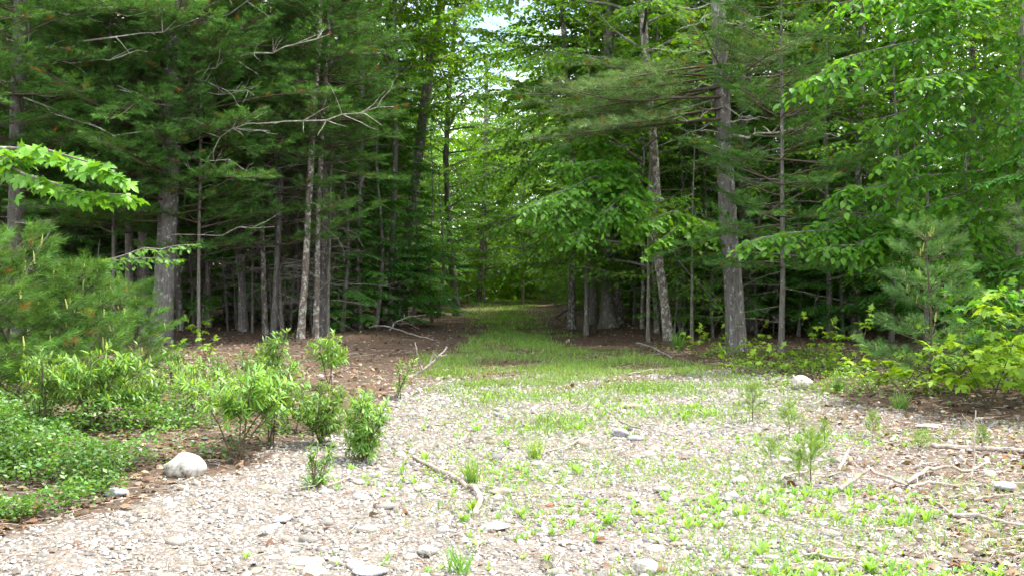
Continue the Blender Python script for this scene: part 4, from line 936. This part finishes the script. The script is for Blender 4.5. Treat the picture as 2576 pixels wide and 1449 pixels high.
for i, (px, py, H, R, st, bare, lab) in enumerate([
    (235, 1082, .74, .62, 5, .38, 'wide narrow-leaved shrub over the ground cover below the young pines'),
    (110, 1075, .70, .48, 4, .35, 'narrow-leaved shrub nearest the left edge'),
    (596, 1152, .88, .58, 5, .42, 'tall open narrow-leaved shrub with a bare forked stem, behind the white boulder'),
    (672, 1120, .80, .42, 4, .40, 'narrow-leaved shrub between the open one and the dense pair'),
    (690, 1010, .88, .38, 4, .3, 'narrow-leaved shrub with the highest tips, behind the tall open one'),
    (826, 978, .74, .42, 3, .45, 'umbrella shaped narrow-leaved shrub on a single dark stem'),
    (800, 1118, .56, .36, 5, .12, 'dense dark green narrow-leaved shrub left of the nearest one'),
    (908, 1160, .56, .28, 5, .05, 'dense upright narrow-leaved shrub standing out farthest into the gravel'),
    (1004, 1000, .47, .15, 2, .15, 'lone narrow plant with a leafy tip left of the forked dead branch'),
    (480, 1030, .52, .42, 4, .25, 'low narrow-leaved shrub behind the tall open shrub'),
    (730, 1085, .42, .32, 4, .2, 'low narrow-leaved shrub in front of the umbrella shaped one'),
    (345, 1060, .55, .38, 3, .35, 'narrow-leaved shrub right of the wide one on the left bank')]):
    p = ground(px, py); cv = [1.0, .85, 1.12, .98, .92, 1.05, .9, 1.05, 1.0, 1.1, .9, .95][i]; narrow_shrub(lab, p, H * .93, R * .95, st, i, bare=bare, col=(.14 * cv, .27 * cv, .052 * cv), leaf=[.10, .09, .105, .085, .095, .10, .08, .09, .09, .08, .085, .1][i], dens=[.7, .75, .6, .65, .7, .8, 1.35, 1.6, .9, .55, .8, .6][i])
for i, (px, py, H, R, lab) in enumerate([(545, 985, .42, .34, 'low narrow-leaved shrub alone on the brown litter behind the tall open shrub'), (430, 975, .48, .36, 'narrow-leaved shrub on the litter below the thick left pine'), (300, 985, .5, .4, 'narrow-leaved shrub tucked under the smaller young pine'), (620, 960, .34, .26, 'small narrow-leaved shrub at the back of the litter bank')]):
    p = ground(px, py); narrow_shrub(lab, p, H, R, 3, 60 + i, bare=.25, col=(.125, .25, .05), leaf=.085, dens=.6)
p = ground(388, 1020); narrow_shrub('small yellow green round-leaved bush on the left bank', p, .32, .2, 4, 40, col=(.17, .33, .04), leaf=.05, name='round_leaf_bush', bare=.1, tpl=L_DIA)
p = ground(790, 1225); narrow_shrub('airy fine-leaved weed in the gravel right of the white boulder', p, .27, .13, 4, 41, col=(.15, .30, .06), leaf=.075, name='fine_leaf_weed', bare=.1, dens=1.3, width=.8)

# ------------------------------------------------------------------ stones
def rock_mesh(name, seed, mat, sub=3, amp=.16, flat=1.0, elong=1.0, cut=(.62, .95)):
    import bmesh
    bm = bmesh.new(); bmesh.ops.create_icosphere(bm, subdivisions=sub, radius=1.0); rng = np.random.default_rng(seed)
    ds = nrm(rng.standard_normal((9, 3))); hs = rng.uniform(*cut, 9)
    for v in bm.verts:
        c = np.array(v.co); 
        for d_, h_ in zip(ds, hs):
            q = c @ d_
            if q > h_: c = c - d_ * (q - h_) * .85
        c *= 1 + amp * .5 * math.sin(c[0] * 3 + seed) * math.sin(c[1] * 2.6 + seed * 2) + amp * .25 * math.sin(c[2] * 5 + c[0] * 4 + seed)
        v.co = (c[0] * elong, c[1], c[2] * flat)
    me = bpy.data.meshes.new(name); bm.to_mesh(me); bm.free(); me.materials.append(mat)
    me.polygons.foreach_set('use_smooth', np.ones(len(me.polygons), bool)); return me
def rock(name, label, px, py, w, flat, seed, mat, rot=0.0, sink=.3, elong=1.2, cat='stone'):
    p = ground(px, py); o = link(name, rock_mesh(name, seed, mat, 4, .12, flat, elong, (.78, .98) if cat == 'boulder' else (.62, .95)), None, (p[0], p[1] + w * .4, p[2] + w / elong * flat * .5 * (1 - sink * 1.4)), rot, w / elong * .5)
    tag(o, label, cat); return o
rock('boulder', 'rounded pale granite boulder at the edge of the ground cover on the left', 455, 1200, .30, .95, 23, M_BOULDER, .3, .42, 1.12, 'boulder')
rock('boulder', 'rounded pinkish boulder in the grass before the right wood', 2024, 980, .34, .9, 3, M_TANROCK, 2.2, .25, 1.35, 'boulder')
rock('stone', 'flat grey stone below the left ground cover', 284, 1252, .17, .5, 6, M_GREYROCK, .2, .1)
rock('stone', 'grey slabby stone in the gravel beside a white one, lower left of centre', 708, 1318, .15, .4, 7, M_GREYROCK, 1.0, .2)
rock('stone', 'square white stone below the grey slab stone', 664, 1348, .10, .75, 8, M_BOULDER, .5, .2, 1.1)
rock('stone', 'large flat pale slab at the bottom edge of the picture', 925, 1452, .19, .3, 9, M_GREYROCK, .1, .2, 1.4)
rock('stone', 'bright white stone at the bottom edge left of the flat slab', 792, 1440, .13, .75, 10, M_BOULDER, 1.3, .2)
rock('stone', 'white blocky stone in the lower centre of the gravel', 1072, 1400, .13, .6, 11, M_BOULDER, .8, .2)
rock('stone', 'grey domed stone next to a dry stick in the middle of the gravel', 1562, 1100, .19, .6, 12, M_GREYROCK, .2, .15)
rock('stone', 'low slate grey stone right of the grey domed one', 1602, 1108, .17, .4, 13, M_GREYROCK, .4, .15)
rock('stone', 'round white stone in the right half of the gravel', 1842, 1262, .12, .85, 14, M_BOULDER, .9, .15)
rock('stone', 'flat white rock on the right below the maples', 2350, 1080, .30, .3, 3, M_TANROCK, .3, .3, 1.5)
rock('stone', 'angular grey stone half hidden at the far right among sticks', 2540, 1235, .17, .5, 16, M_GREYROCK, .7, .2)
rock('stone', 'white stone at the bottom edge right of centre', 1630, 1449, .17, .6, 17, M_BOULDER, 1.9, .2)
rock('stone', 'pale oval stone beside the crooked stick', 1262, 1245, .17, .45, 18, M_STONE, .2, .2, 1.5)
rock('stone', 'whitish stone low in the gravel right of the crooked stick', 1245, 1340, .20, .4, 19, M_BOULDER, .2, .2, 1.6)
STONES = [rock_mesh('stone', 60 + i, M_STONE, 2, .15, f, e) for i, (f, e) in enumerate([(.55, 1.2), (.7, 1.1), (.4, 1.4), (.8, 1.0), (.5, 1.5), (.62, 1.25)])]
k = 0
while k < 240:
    y = 5.0 + 8.5 * RNG.random() ** 1.3; x = RNG.uniform(-.55, .55) * y
    g_, gr_, rm_ = zones(np.array([x]), np.array([y]))
    if RNG.random() > g_[0] or (abs(x) > 3.2 and RNG.random() < .5): continue
    s_ = .011 + .048 * RNG.random() ** 4.0 + .002 * y
    o = link('stone', STONES[k % 6], ground_o, (x, y, float(gz(x, y)) + s_ * .18), RNG.random() * 6.283, s_ * RNG.uniform(.8, 1.1)); k += 1

# pebbles: one mass
def pebbles(n):
    rng = np.random.default_rng(5)
    P = []
    while sum(len(q) for q in P) < n:
        m_ = 60000; y = 4.6 + 11.5 * rng.random(m_) ** 1.25; x = rng.uniform(-.70, .70, m_) * y
        g_, gr_, rm_ = zones(x, y); keep = rng.random(m_) < (g_ * 1.05 + .04) * np.clip(1.25 - .02 * y, .3, 1)
        P.append(np.stack([x, y], -1)[keep])
    P = np.concatenate(P)[:n]; y = P[:, 1]
    s_ = (.0042 + .0105 * rng.random(n) ** 3.0 + .0009 * y) * np.where(rng.random(n) < .06, 1.7, 1.0)
    k = 5; th = np.arange(k) * 6.283 / k
    a = rng.random(n) * 6.283; el = rng.uniform(.55, 1.0, n); fl = rng.uniform(.28, .62, n)
    jr = rng.uniform(.75, 1.2, (n, k)); V = np.zeros((n, 11, 3))
    for ring, (rr, zz) in enumerate(((1.0, -.3), (.78, .75))):
        lx = np.cos(th)[None] * rr * jr; ly = np.sin(th)[None] * rr * jr * el[:, None]
        V[:, ring * 5:ring * 5 + 5, 0] = lx * np.cos(a)[:, None] - ly * np.sin(a)[:, None]
        V[:, ring * 5:ring * 5 + 5, 1] = lx * np.sin(a)[:, None] + ly * np.cos(a)[:, None]
        V[:, ring * 5:ring * 5 + 5, 2] = (zz + .15 * rng.standard_normal((n, k)) * (ring == 1)) * fl[:, None]
    V[:, 10, 2] = fl * .95; V[:, 10, :2] = rng.uniform(-.2, .2, (n, 2))
    tl = rng.uniform(-.35, .35, (n, 2)); V[:, :, 2] += V[:, :, 0] * tl[:, 0:1] + V[:, :, 1] * tl[:, 1:2]
    s_ = s_ * np.where(rng.random(n) < .02, 1.5, 1.0) * np.where(rng.random(n) < .35, .7, 1.0); V *= s_[:, None, None]; V[:, :, 0] += P[:, 0:1]; V[:, :, 1] += P[:, 1:2]; V[:, :, 2] += gz(P[:, 0], P[:, 1])[:, None] + (.1 + .5 * rng.random(n))[:, None] * s_[:, None] * .6
    j = np.arange(5); j2 = (j + 1) % 5
    quads = np.stack([j, j2, j2 + 5, j + 5], -1); tris = np.stack([j + 5, j2 + 5, np.full(5, 10)], -1)
    pal = np.array([[.50, .47, .43], [.62, .59, .55], [.74, .72, .68], [.42, .35, .28], [.26, .255, .26], [.36, .22, .15], [.38, .36, .34], [.55, .47, .38]])
    c = pal[rng.choice(8, n, p=[.20, .20, .14, .13, .10, .04, .12, .07])] * rng.uniform(.8, 1.15, (n, 1))
    c = (c * .62 + c.mean(1, keepdims=True) * .38) * np.exp(rng.standard_normal((n, 1)) * .18); C = np.repeat(c * (.530, .524, .508), 11, 0); off = (np.arange(n) * 11)[:, None, None]
    mb = MB(); mb.add(V.reshape(-1, 3), (quads[None] + off).reshape(-1, 4), C)
    mb.v.append(np.zeros((0, 3))); mb.c.append(np.zeros((0, 3)))
    mb.f[3].append((tris[None] + off).reshape(-1, 3)); mb.m[3].append(np.zeros(n * 5, int))
    return mb.mesh('gravel', M_PEBBLE)
o = link('gravel', pebbles(58000)); tag(o, 'pale mixed gravel covering the open clearing', 'gravel', kind='stuff')

# ------------------------------------------------------------------ leaf litter, grass, ground cover
def scatter(n, yr_, wfun, rng, xspan=.68, pw=1.2):
    P = []
    tot = 0
    while tot < n:
        m_ = 40000; y = yr_[0] + (yr_[1] - yr_[0]) * rng.random(m_) ** pw; x = rng.uniform(-xspan, xspan, m_) * y
        keep = rng.random(m_) < wfun(x, y); q = np.stack([x, y], -1)[keep]; P.append(q); tot += len(q)
    P = np.concatenate(P)[:n]; return np.concatenate([P, gz(P[:, 0], P[:, 1])[:, None]], 1)
def flat_dirs(n, rng, up=.0):
    a = rng.random(n) * 6.283; return np.stack([np.cos(a), np.sin(a), np.full(n, up) if np.isscalar(up) else up], -1)
rng = np.random.default_rng(61)
def w_lit(x, y):
    g_, gr_, rm_ = zones(x, y); return np.clip((1 - g_) * (1 - .6 * gr_) * .8 + .25 * rm_ + .012, 0, 1)
P = scatter(18000, (5, 34), w_lit, rng, pw=1.4); n = len(P); P[:, 2] += rng.uniform(.004, .03, n)
pal = np.array([[.13, .09, .064], [.19, .135, .098], [.085, .058, .04], [.25, .195, .15], [.13, .075, .05]]); c = pal[rng.integers(0, 5, n)]
mb = MB(); d = nrm(flat_dirs(n, rng, rng.uniform(-.2, .3, n))); nn = nrm(np.array([0, 0, 1.0]) + rng.standard_normal((n, 3)) * .4); x = nrm(np.cross(d, nn))
bake(mb, L_OVAL if False else (L_MAPLE_LO[0] * [1.0, 1, 3.0], L_MAPLE_LO[1]), P, x, d, np.cross(x, d), rng.uniform(.035, .085, n), c, rng, .25)
o = link('leaf_litter', mb.mesh('leaf_litter', M_DEADLEAF)); tag(o, 'brown dead leaves strewn over the forest floor', 'leaf litter', kind='stuff')
# fine fallen twigs and needles
P = scatter(9000, (5, 20), lambda x, y: np.clip(.15 + .8 * zones(x, y)[2] + .5 * (1 - zones(x, y)[0]), 0, 1), rng, pw=1.2); n = len(P); P[:, 2] += rng.uniform(.006, .025, n)
d = nrm(flat_dirs(n, rng, rng.uniform(-.12, .12, n))); sdv = nrm(np.cross(d, [0, 0, 1.0])); L = rng.uniform(.05, .22, n)[:, None]; w = rng.uniform(.0015, .0035, n)[:, None]
up = np.array([0, 0, 1.0])
V = np.stack([P - sdv * w, P + sdv * w, P + up * w * 1.6, P + d * L - sdv * w * .5, P + d * L + sdv * w * .5, P + d * L + up * w], 1)
Qd = np.array([[0, 2, 5, 3], [2, 1, 4, 5], [1, 0, 3, 4]]); mb = MB(); c = np.array([[.30, .24, .19], [.42, .36, .30], [.22, .13, .09]])[rng.integers(0, 3, n)]
mb.add(V.reshape(-1, 3), ((np.arange(n) * 6)[:, None, None] + Qd).reshape(-1, 4), np.repeat(c, 6, 0))
o = link('twig_litter', mb.mesh('twig_litter', M_PEBBLE)); tag(o, 'fine dry twigs and needles strewn over gravel and soil', 'twig litter', kind='stuff')
def blades(P, hmin, hmax, col, rng, wid=1.0, lean=.5, var=.2):
    n = len(P); mb = MB(); d = nrm(flat_dirs(n, rng, 0) * rng.uniform(.1, lean, n)[:, None] + np.array([0, 0, 1.0])); nn = rperp(d, rng); x = np.cross(d, nn)
    bake(mb, L_BLADE, P, x * wid, d, nn, rng.uniform(hmin, hmax, n), col, rng, var); return mb
def w_grass(x, y): 
    g_, gr_, rm_ = zones(x, y); return gr_ * np.clip(.48 + .8 * vnoise(x, y, 2.4, 14), .06, 1)
P = np.concatenate([scatter(36000, (9.5, 25), w_grass, rng, pw=.95), scatter(15000, (21, 58), w_grass, rng, .14, 1.0)])
mbg = blades(P[:36000], .03, .12, (.145, .255, .05), rng, 1.9, 1.3, .3); far = blades(P[36000:], .04, .13, (.12, .27, .028), rng, 2.4, 1.2, .4)
o = link('grass', mbg.mesh('grass', M_WEED)); tag(o, 'short thin grass over the middle of the clearing', 'grass', kind='stuff')
o = link('grass', far.mesh('grass', M_WEED)); tag(o, 'bright green grass growing on the track between the trees', 'grass', kind='stuff')
# sparse moss and herb fuzz in gravel
P = scatter(11000, (5, 14), lambda x, y: zones(x, y)[0] * smooth(-1.6, 1.0, x + .12 * (y - 7)) * np.clip(.25 + .8 * vnoise(x, y, 1.9, 15), 0, 1), rng)
mbg = blades(P, .02, .07, (.15, .28, .05), rng, 3.0, 1.5)
o = link('grass', mbg.mesh('grass', M_WEED)); tag(o, 'thin sprinkling of tiny green shoots between the gravel stones', 'grass', kind='stuff')
# ground cover
def cover(n, pts_fun, leaf, hmax, col, rng):
    P = pts_fun(n); n = len(P); cl = .35 + .65 * np.clip(vnoise(P[:, 0], P[:, 1], 4.5, 17) + .5, 0, 1); h = rng.random(n) ** .8 * hmax * cl; P[:, 2] += h + .01
    d = nrm(flat_dirs(n, rng, rng.uniform(-.3, .9, n))); nn = nrm(np.array([0, 0, 1.0]) + rng.standard_normal((n, 3)) * .5); x = nrm(np.cross(d, nn)); mb = MB()
    bake(mb, L_DIA, P, x, d, np.cross(x, d), leaf * rng.uniform(.45, 1.3, n), np.array(col) * (1 + .35 * vnoise(P[:, 0], P[:, 1], 3.0, 29))[:, None] * (1, 1, 1), rng, .28); return mb
def w_cov(x, y): return smooth(-.05, .3, xl(y) - .02 - x + .25 * vnoise(x, y, 2.0, 18)) * (1 - .85 * smooth(-3.1, -2.6, x)) * (1 - .93 * smooth(9.6, 10.8, y + .4 * vnoise(x, y, 1.5, 19))) * (1 - smooth(13.5, 15, y)) * np.clip(.40 + 1.5 * vnoise(x, y, 2.6, 16), .03, 1)
mbg = cover(26000, lambda n: scatter(n, (5.6, 15), w_cov, rng, .60, 1.0), .042, .34, (.078, .18, .028), rng)
o = link('ground_cover', mbg.mesh('ground_cover', M_WEED)); tag(o, 'low green ground cover on the bank at lower left', 'ground cover', kind='stuff')
def w_cov2(x, y): return smooth(-.3, .4, x - xr(y) + .75 + .4 * vnoise(x, y, 1.6, 21)) * (1 - smooth(1.0, 1.8, x - xr(y))) * smooth(11.5, 12.5, y) * (1 - np.exp(-((x - 3.75) ** 2 + (y - 13.0) ** 2) / .35)) * (1 - smooth(18.5, 20, y)) * np.clip(.5 + .8 * vnoise(x, y, 2.2, 22), 0, 1)
mbg = cover(6000, lambda n: scatter(n, (11, 20), w_cov2, rng, .5, 1.0), .05, .20, (.12, .225, .028), rng)
o = link('ground_cover', mbg.mesh('ground_cover', M_WEED)); tag(o, 'low green seedlings and herbs along the foot of the right wood', 'ground cover', kind='stuff')
# white wildflowers
P = scatter(230, (12.5, 18.5), lambda x, y: zones(x, y)[1] * np.clip(vnoise(x, y, 2.2, 25) - .35, 0, 1), rng); P[:, 2] += rng.uniform(.06, .13, len(P)); n = len(P)
LVf = Leaves()
for a in range(4): LVf.add(P, np.tile([math.cos(a * 1.571), math.sin(a * 1.571), .15], (n, 1)), np.array([0, 0, 1.0]), np.full(n, .013))
mb = MB(); LVf.bake(mb, L_DIA, (.78, .78, .82), rng, .05, width=1.6); o = link('wildflowers', mb.mesh('wildflowers', M_WEED)); tag(o, 'tiny white wildflowers dotted through the grass', 'wildflowers', kind='stuff')
# broadleaf weeds
def weed_mesh(seed, n, L, erect, wid=1.0):
    rng = np.random.default_rng(seed); mb = MB(); LV = Leaves()
    for i in range(n):
        a = i * 2.4 + rng.uniform(-.3, .3); e = rng.uniform(.35, 1.0) * erect + .15; d = nrm(np.array([math.cos(a), math.sin(a), e])); LV.add([[.012 * math.cos(a), .012 * math.sin(a), .0]], d, np.array([-math.cos(a) * e, -math.sin(a) * e, 1.0]), L * rng.uniform(.6, 1.1))
    LV.bake(mb, L_WEED, (.19, .36, .06), rng, .18, width=wid * 1.1); return mb.mesh('weed', M_WEED)
WEEDS = [weed_mesh(1, 7, .12, 1.2), weed_mesh(2, 9, .15, 1.6), weed_mesh(3, 6, .10, .7), weed_mesh(4, 11, .14, 1.0), weed_mesh(5, 8, .18, 2.4, .7), weed_mesh(6, 12, .16, 1.8, .8)]
k = 0
while k < 300:
    y = 5.0 + 9.0 * RNG.random() ** 1.15; x = RNG.uniform(-.5, .5) * y
    g_ = zones(np.array([x]), np.array([y]))[0][0]
    wgt = g_ * float(smooth(-1.5, .3, np.array(x + .10 * (y - 7)))) * (1 - .55 * float(smooth(2.0, 3.6, np.array(x)))) * float(np.clip(.15 + 1.5 * vnoise(x, y, 1.6, 33), .03, 1)) + .01
    if RNG.random() > wgt: continue
    o = link('weed', WEEDS[int(RNG.integers(0, 6))], None, (x, y, float(gz(x, y))), RNG.random() * 6.283, .28 + .44 * RNG.random() ** 1.6); k += 1
    tag(o, 'small broadleaf weed with upright light green leaves growing from the gravel', 'weed', 'broadleaf weeds in the gravel')
rw = np.random.default_rng(44)
def small_weeds(n):
    Pw = scatter(n, (5, 14), lambda x, y: zones(x, y)[0] * smooth(-1.7, .4, x + .10 * (y - 7)) * (1 - .5 * smooth(2.2, 3.8, x)) * np.clip(.15 + 1.5 * vnoise(x, y, 1.6, 33), .04, 1), rw); LV = Leaves()
    for i in range(6):
        a = i * 2.4 + rw.random(n) * 1.5; e = rw.uniform(.4, 1.6, n); d = nrm(np.stack([np.cos(a), np.sin(a), e], -1)); LV.add(Pw, d, np.stack([-np.cos(a) * e, -np.sin(a) * e, np.ones(n)], -1), rw.uniform(.02, .058, n))
    mb = MB(); LV.bake(mb, L_WEED, (.19, .36, .06), rw, .2, width=1.2); return mb.mesh('weeds', M_WEED)
tag(link('weeds', small_weeds(1500)), 'mass of tiny broadleaf weeds speckling the gravel', 'weeds', kind='stuff')
def tuft(label, px, py, n, H, seed, col=(.20, .32, .06)):
    p = ground(px, py); rng = np.random.default_rng(seed); P = np.tile(p, (n, 1)) + np.concatenate([rng.standard_normal((n, 2)) * .025, np.zeros((n, 1))], 1)
    mb = blades(P, H * .5, H, col, rng, .9, .9, .15); o = link('grass_tuft', mb.mesh('grass_tuft', M_WEED, False, p), None, p); tag(o, label, 'grass tuft')
tuft('spiky grass tuft above the crooked stick', 1188, 1215, 70, .26, 1)
tuft('spiky grass tuft in the middle of the gravel below the pale stones', 1345, 1150, 80, .24, 2)
tuft('short spiky grass tuft at the bottom edge near the centre', 1155, 1440, 60, .2, 3, (.14, .32, .05))
tuft('tall grass tuft at the foot of the crooked slim trunk', 1705, 880, 90, .5, 4, (.10, .24, .04))
tuft('grass tuft beside the right boulder', 2110, 985, 90, .3, 5, (.16, .3, .06))
tuft('grass tuft at the edge of the gravel below the right maples', 2265, 1030, 120, .28, 6, (.15, .28, .06))

# ------------------------------------------------------------------ dead branches and sticks on the ground
def stick(name, label, pts, r, seed, subs=(), mat=None, group=None, cat='stick', lift=0.0, rend=.5):
    """pts: (px, py, height above ground at that spot); each foot is found on the ground"""
    rng = np.random.default_rng(1500 + seed)
    def W(q):
        if len(q) == 4: return at(q[0], q[1], q[3])
        g_ = ground(q[0], q[1]); return g_ + np.array([0, 0, q[2]])
    P = np.array([W(q) for q in pts]); s_ = np.linspace(0, 1, len(P)); K = max(9, 3 * len(P)); u = np.linspace(0, 1, K)
    C = np.stack([np.interp(u, s_, P[:, k_]) for k_ in range(3)], -1); C[1:-1] += rng.standard_normal((K - 2, 3)) * r * .35
    base = C[0].copy(); t = thing(name, label, cat, base, group)
    r *= .74; mb = MB(); tube(mb, C, np.linspace(r, r * rend, K), 8, jitter=.12, rng=rng); link('stem', mb.mesh('stem', mat or M_DRYWOOD, True, base), t)
    if r > .012:
        for q_ in range(int(rng.integers(1, 4))):
            k_ = int(rng.integers(2, K - 2)); dd = nrm(nrm(C[k_ + 1] - C[k_]) * .8 + rng.standard_normal(3) * [.6, .6, .25] + [0, 0, .15]); mb = MB()
            tube(mb, curve_path(C[k_], dd, rng.uniform(3, 9) * r + .05, 4, 0, rng, .12), np.linspace(r * .45, r * .15, 5), 5); link('side_branch', mb.mesh('side_branch', mat or M_DRYWOOD, True, base), t)
    for sp_ in subs:
        Q_ = np.array([W(q) for q in sp_]); K2 = 6; u2 = np.linspace(0, 1, K2); C2 = np.stack([np.interp(u2, np.linspace(0, 1, len(Q_)), Q_[:, k_]) for k_ in range(3)], -1); C2[1:-1] += rng.standard_normal((K2 - 2, 3)) * r * .3
        mb = MB(); tube(mb, C2, np.linspace(r * .6, r * .3, K2), 6); link('side_branch', mb.mesh('side_branch', mat or M_DRYWOOD, True, base), t)
    return t
g0 = ground(1045, 945)[1]
stick('dead_branch', 'forked dead branch sticking up from the brown needles left of the grass', [(1025, 950, .02), (1045, 945, 0, g0), (1060, 930, 0, g0), (1095, 905, 0, g0 + .1), (1125, 870, 0, g0 + .2)], .035, 1,
      [[(1062, 928, 0, g0), (1052, 895, 0, g0 - .1), (1043, 858, 0, g0 - .1)], [(1100, 900, 0, g0 + .1), (1088, 882, 0, g0)], [(1103, 896, 0, g0 + .1), (1125, 892, 0, g0)]])
stick('fallen_branch', 'long pale fallen branch lying across the litter left of the track', [(930, 832, .10), (975, 830, .12), (1030, 846, .08), (1090, 858, .04)], .03, 2, mat=M_TWIG)
g1 = ground(985, 830)[1]
stick('fallen_branch', 'arched dead branch rising over the litter beside the dark hemlocks', [(980, 828, 0, g1), (995, 808, 0, g1 + .2), (1030, 795, 0, g1 + .5), (1072, 790, 0, g1 + 1)], .025, 3, [[(1000, 812, 0, g1 + .2), (1030, 812, 0, g1), (1055, 826, 0, g1)]], mat=M_TWIG)
stick('crooked_stick', 'crooked lichen crusted stick lying in the gravel at the lower centre', [(1040, 1152, .02), (1085, 1180, .03), (1145, 1208, .025), (1165, 1222, .03), (1200, 1240, .03), (1212, 1262, .03), (1195, 1300, .02)], .02, 4, [[(1150, 1262, .02), (1140, 1290, .02)]], rend=1.3)
stick('dry_stick', 'thin dry stick beside the airy weed', [(820, 1228, .02), (880, 1205, .02), (915, 1198, .02)], .010, 5)
stick('dry_stick', 'dry stick behind the grey domed stones', [(1560, 1070, .05), (1590, 1088, .07), (1635, 1100, .04)], .018, 6)
stick('dry_stick', 'long thin stick across the centre of the gravel beside the grass tuft', [(1350, 1148, .03), (1420, 1135, .04), (1470, 1110, .05), (1510, 1100, .04)], .010, 7)
g2 = ground(2120, 1232)[1]
stick('bent_stick', 'pale stick bent like a roof over the twigs on the right', [(2112, 1236, .02), (2150, 1205, 0, g2 + .1), (2188, 1178, 0, g2 + .2), (2235, 1203, 0, g2 + .15), (2285, 1230, .03)], .022, 8)
stick('fallen_log', 'straight pale log at the right edge below the flat rock', [(2320, 1130, .03), (2400, 1128, .03), (2480, 1136, .03), (2600, 1138, .03)], .032, 9, rend=.9)
g3 = ground(2448, 1200)[1]
stick('upright_stick', 'thin upright dead stem standing among the sticks on the right', [(2443, 1205, -.02), (2450, 1150, 0, g3), (2452, 1090, 0, g3), (2455, 1030, 0, g3)], .013, 10, [[(2452, 1075, 0, g3), (2420, 1040, 0, g3 - .1)], [(2453, 1050, 0, g3), (2500, 1048, 0, g3 + .1)]])
stick('curved_stick', 'curved brown stick behind the bent pale one', [(2280, 1222, .03), (2310, 1205, .05), (2370, 1188, .05), (2430, 1195, .04), (2490, 1180, .06)], .024, 11)
stick('dry_stick', 'stick lying along the foot of the curved brown one', [(2285, 1228, .02), (2330, 1222, .03), (2400, 1222, .02), (2470, 1222, .02)], .02, 12)
stick('dry_stick', 'long straight stick at lower right running off the edge', [(2395, 1300, .02), (2450, 1306, .03), (2520, 1322, .03), (2610, 1335, .03)], .02, 13, [[(2395, 1300, .02), (2360, 1272, .02), (2330, 1258, .03)]])
stick('dry_stick', 'grey stick angled behind the largest pine seedling', [(2110, 1190, .03), (2125, 1165, .06), (2140, 1150, .1)], .018, 14)
stick('dry_stick', 'brown stick left of the largest pine seedling', [(1958, 1212, .02), (1985, 1200, .03), (2030, 1195, .03)], .02, 15)
stick('dry_stick', 'lichen flecked stick at the right edge above the long straight one', [(2450, 1262, .02), (2500, 1258, .03), (2600, 1242, .03)], .015, 16)
stick('dry_stick', 'pale stick in the grass before the big pine', [(1820, 1045, .02), (1990, 1030, .03)], .008, 17)
stick('dry_stick', 'twiggy stick lying at the bottom right of the gravel', [(2020, 1400, .02), (2090, 1412, .03), (2160, 1418, .02)], .014, 18)
stick('fallen_branch', 'bare branch lying in the litter left of the slim crooked trunk', [(1600, 868, .05), (1640, 885, .12), (1690, 905, .04)], .025, 19, mat=M_TWIG)
stick('fallen_branch', 'pale branch in the grass edge below the flared trunk', [(1580, 945, .03), (1640, 936, .05), (1700, 936, .03)], .018, 20)
stick('leaning_log', 'short broken log leaning beside the slim pale trunk', [(1400, 800, .05), (1425, 775, 0, 27.0), (1440, 755, 0, 27.3)], .06, 21, mat=M_TWIG)
stick('fallen_log', 'dark fallen log at the left edge of the far grass', [(1105, 768, .2), (1160, 764, .3), (1200, 757, .5)], .07, 22, mat=M_TWIG)
rs = np.random.default_rng(9)
for i in range(26):
    px = rs.uniform(2050, 2560); py = rs.uniform(1100, 1420); a = rs.uniform(-.5, .5); L = rs.uniform(25, 90)
    stick('dry_twig', 'thin dry twig among the scattered sticks on the right of the gravel', [(px, py, .015), (px + L * .5, py + L * a * .2 + rs.uniform(-4, 4), .03), (px + L, py + L * a * .4, .015)], rs.uniform(.005, .010), 60 + i, group='dry twigs on the right')
for i in range(16):
    px = rs.uniform(700, 1900); py = rs.uniform(1000, 1400); a = rs.uniform(-.8, .8); L = rs.uniform(25, 70)
    stick('dry_twig', 'thin dry twig lying loose on the open gravel', [(px, py, .015), (px + L * .5, py + L * a * .2 + rs.uniform(-4, 4), .025), (px + L, py + L * a * .4, .015)], rs.uniform(.004, .008), 100 + i, group='dry twigs on the open gravel')
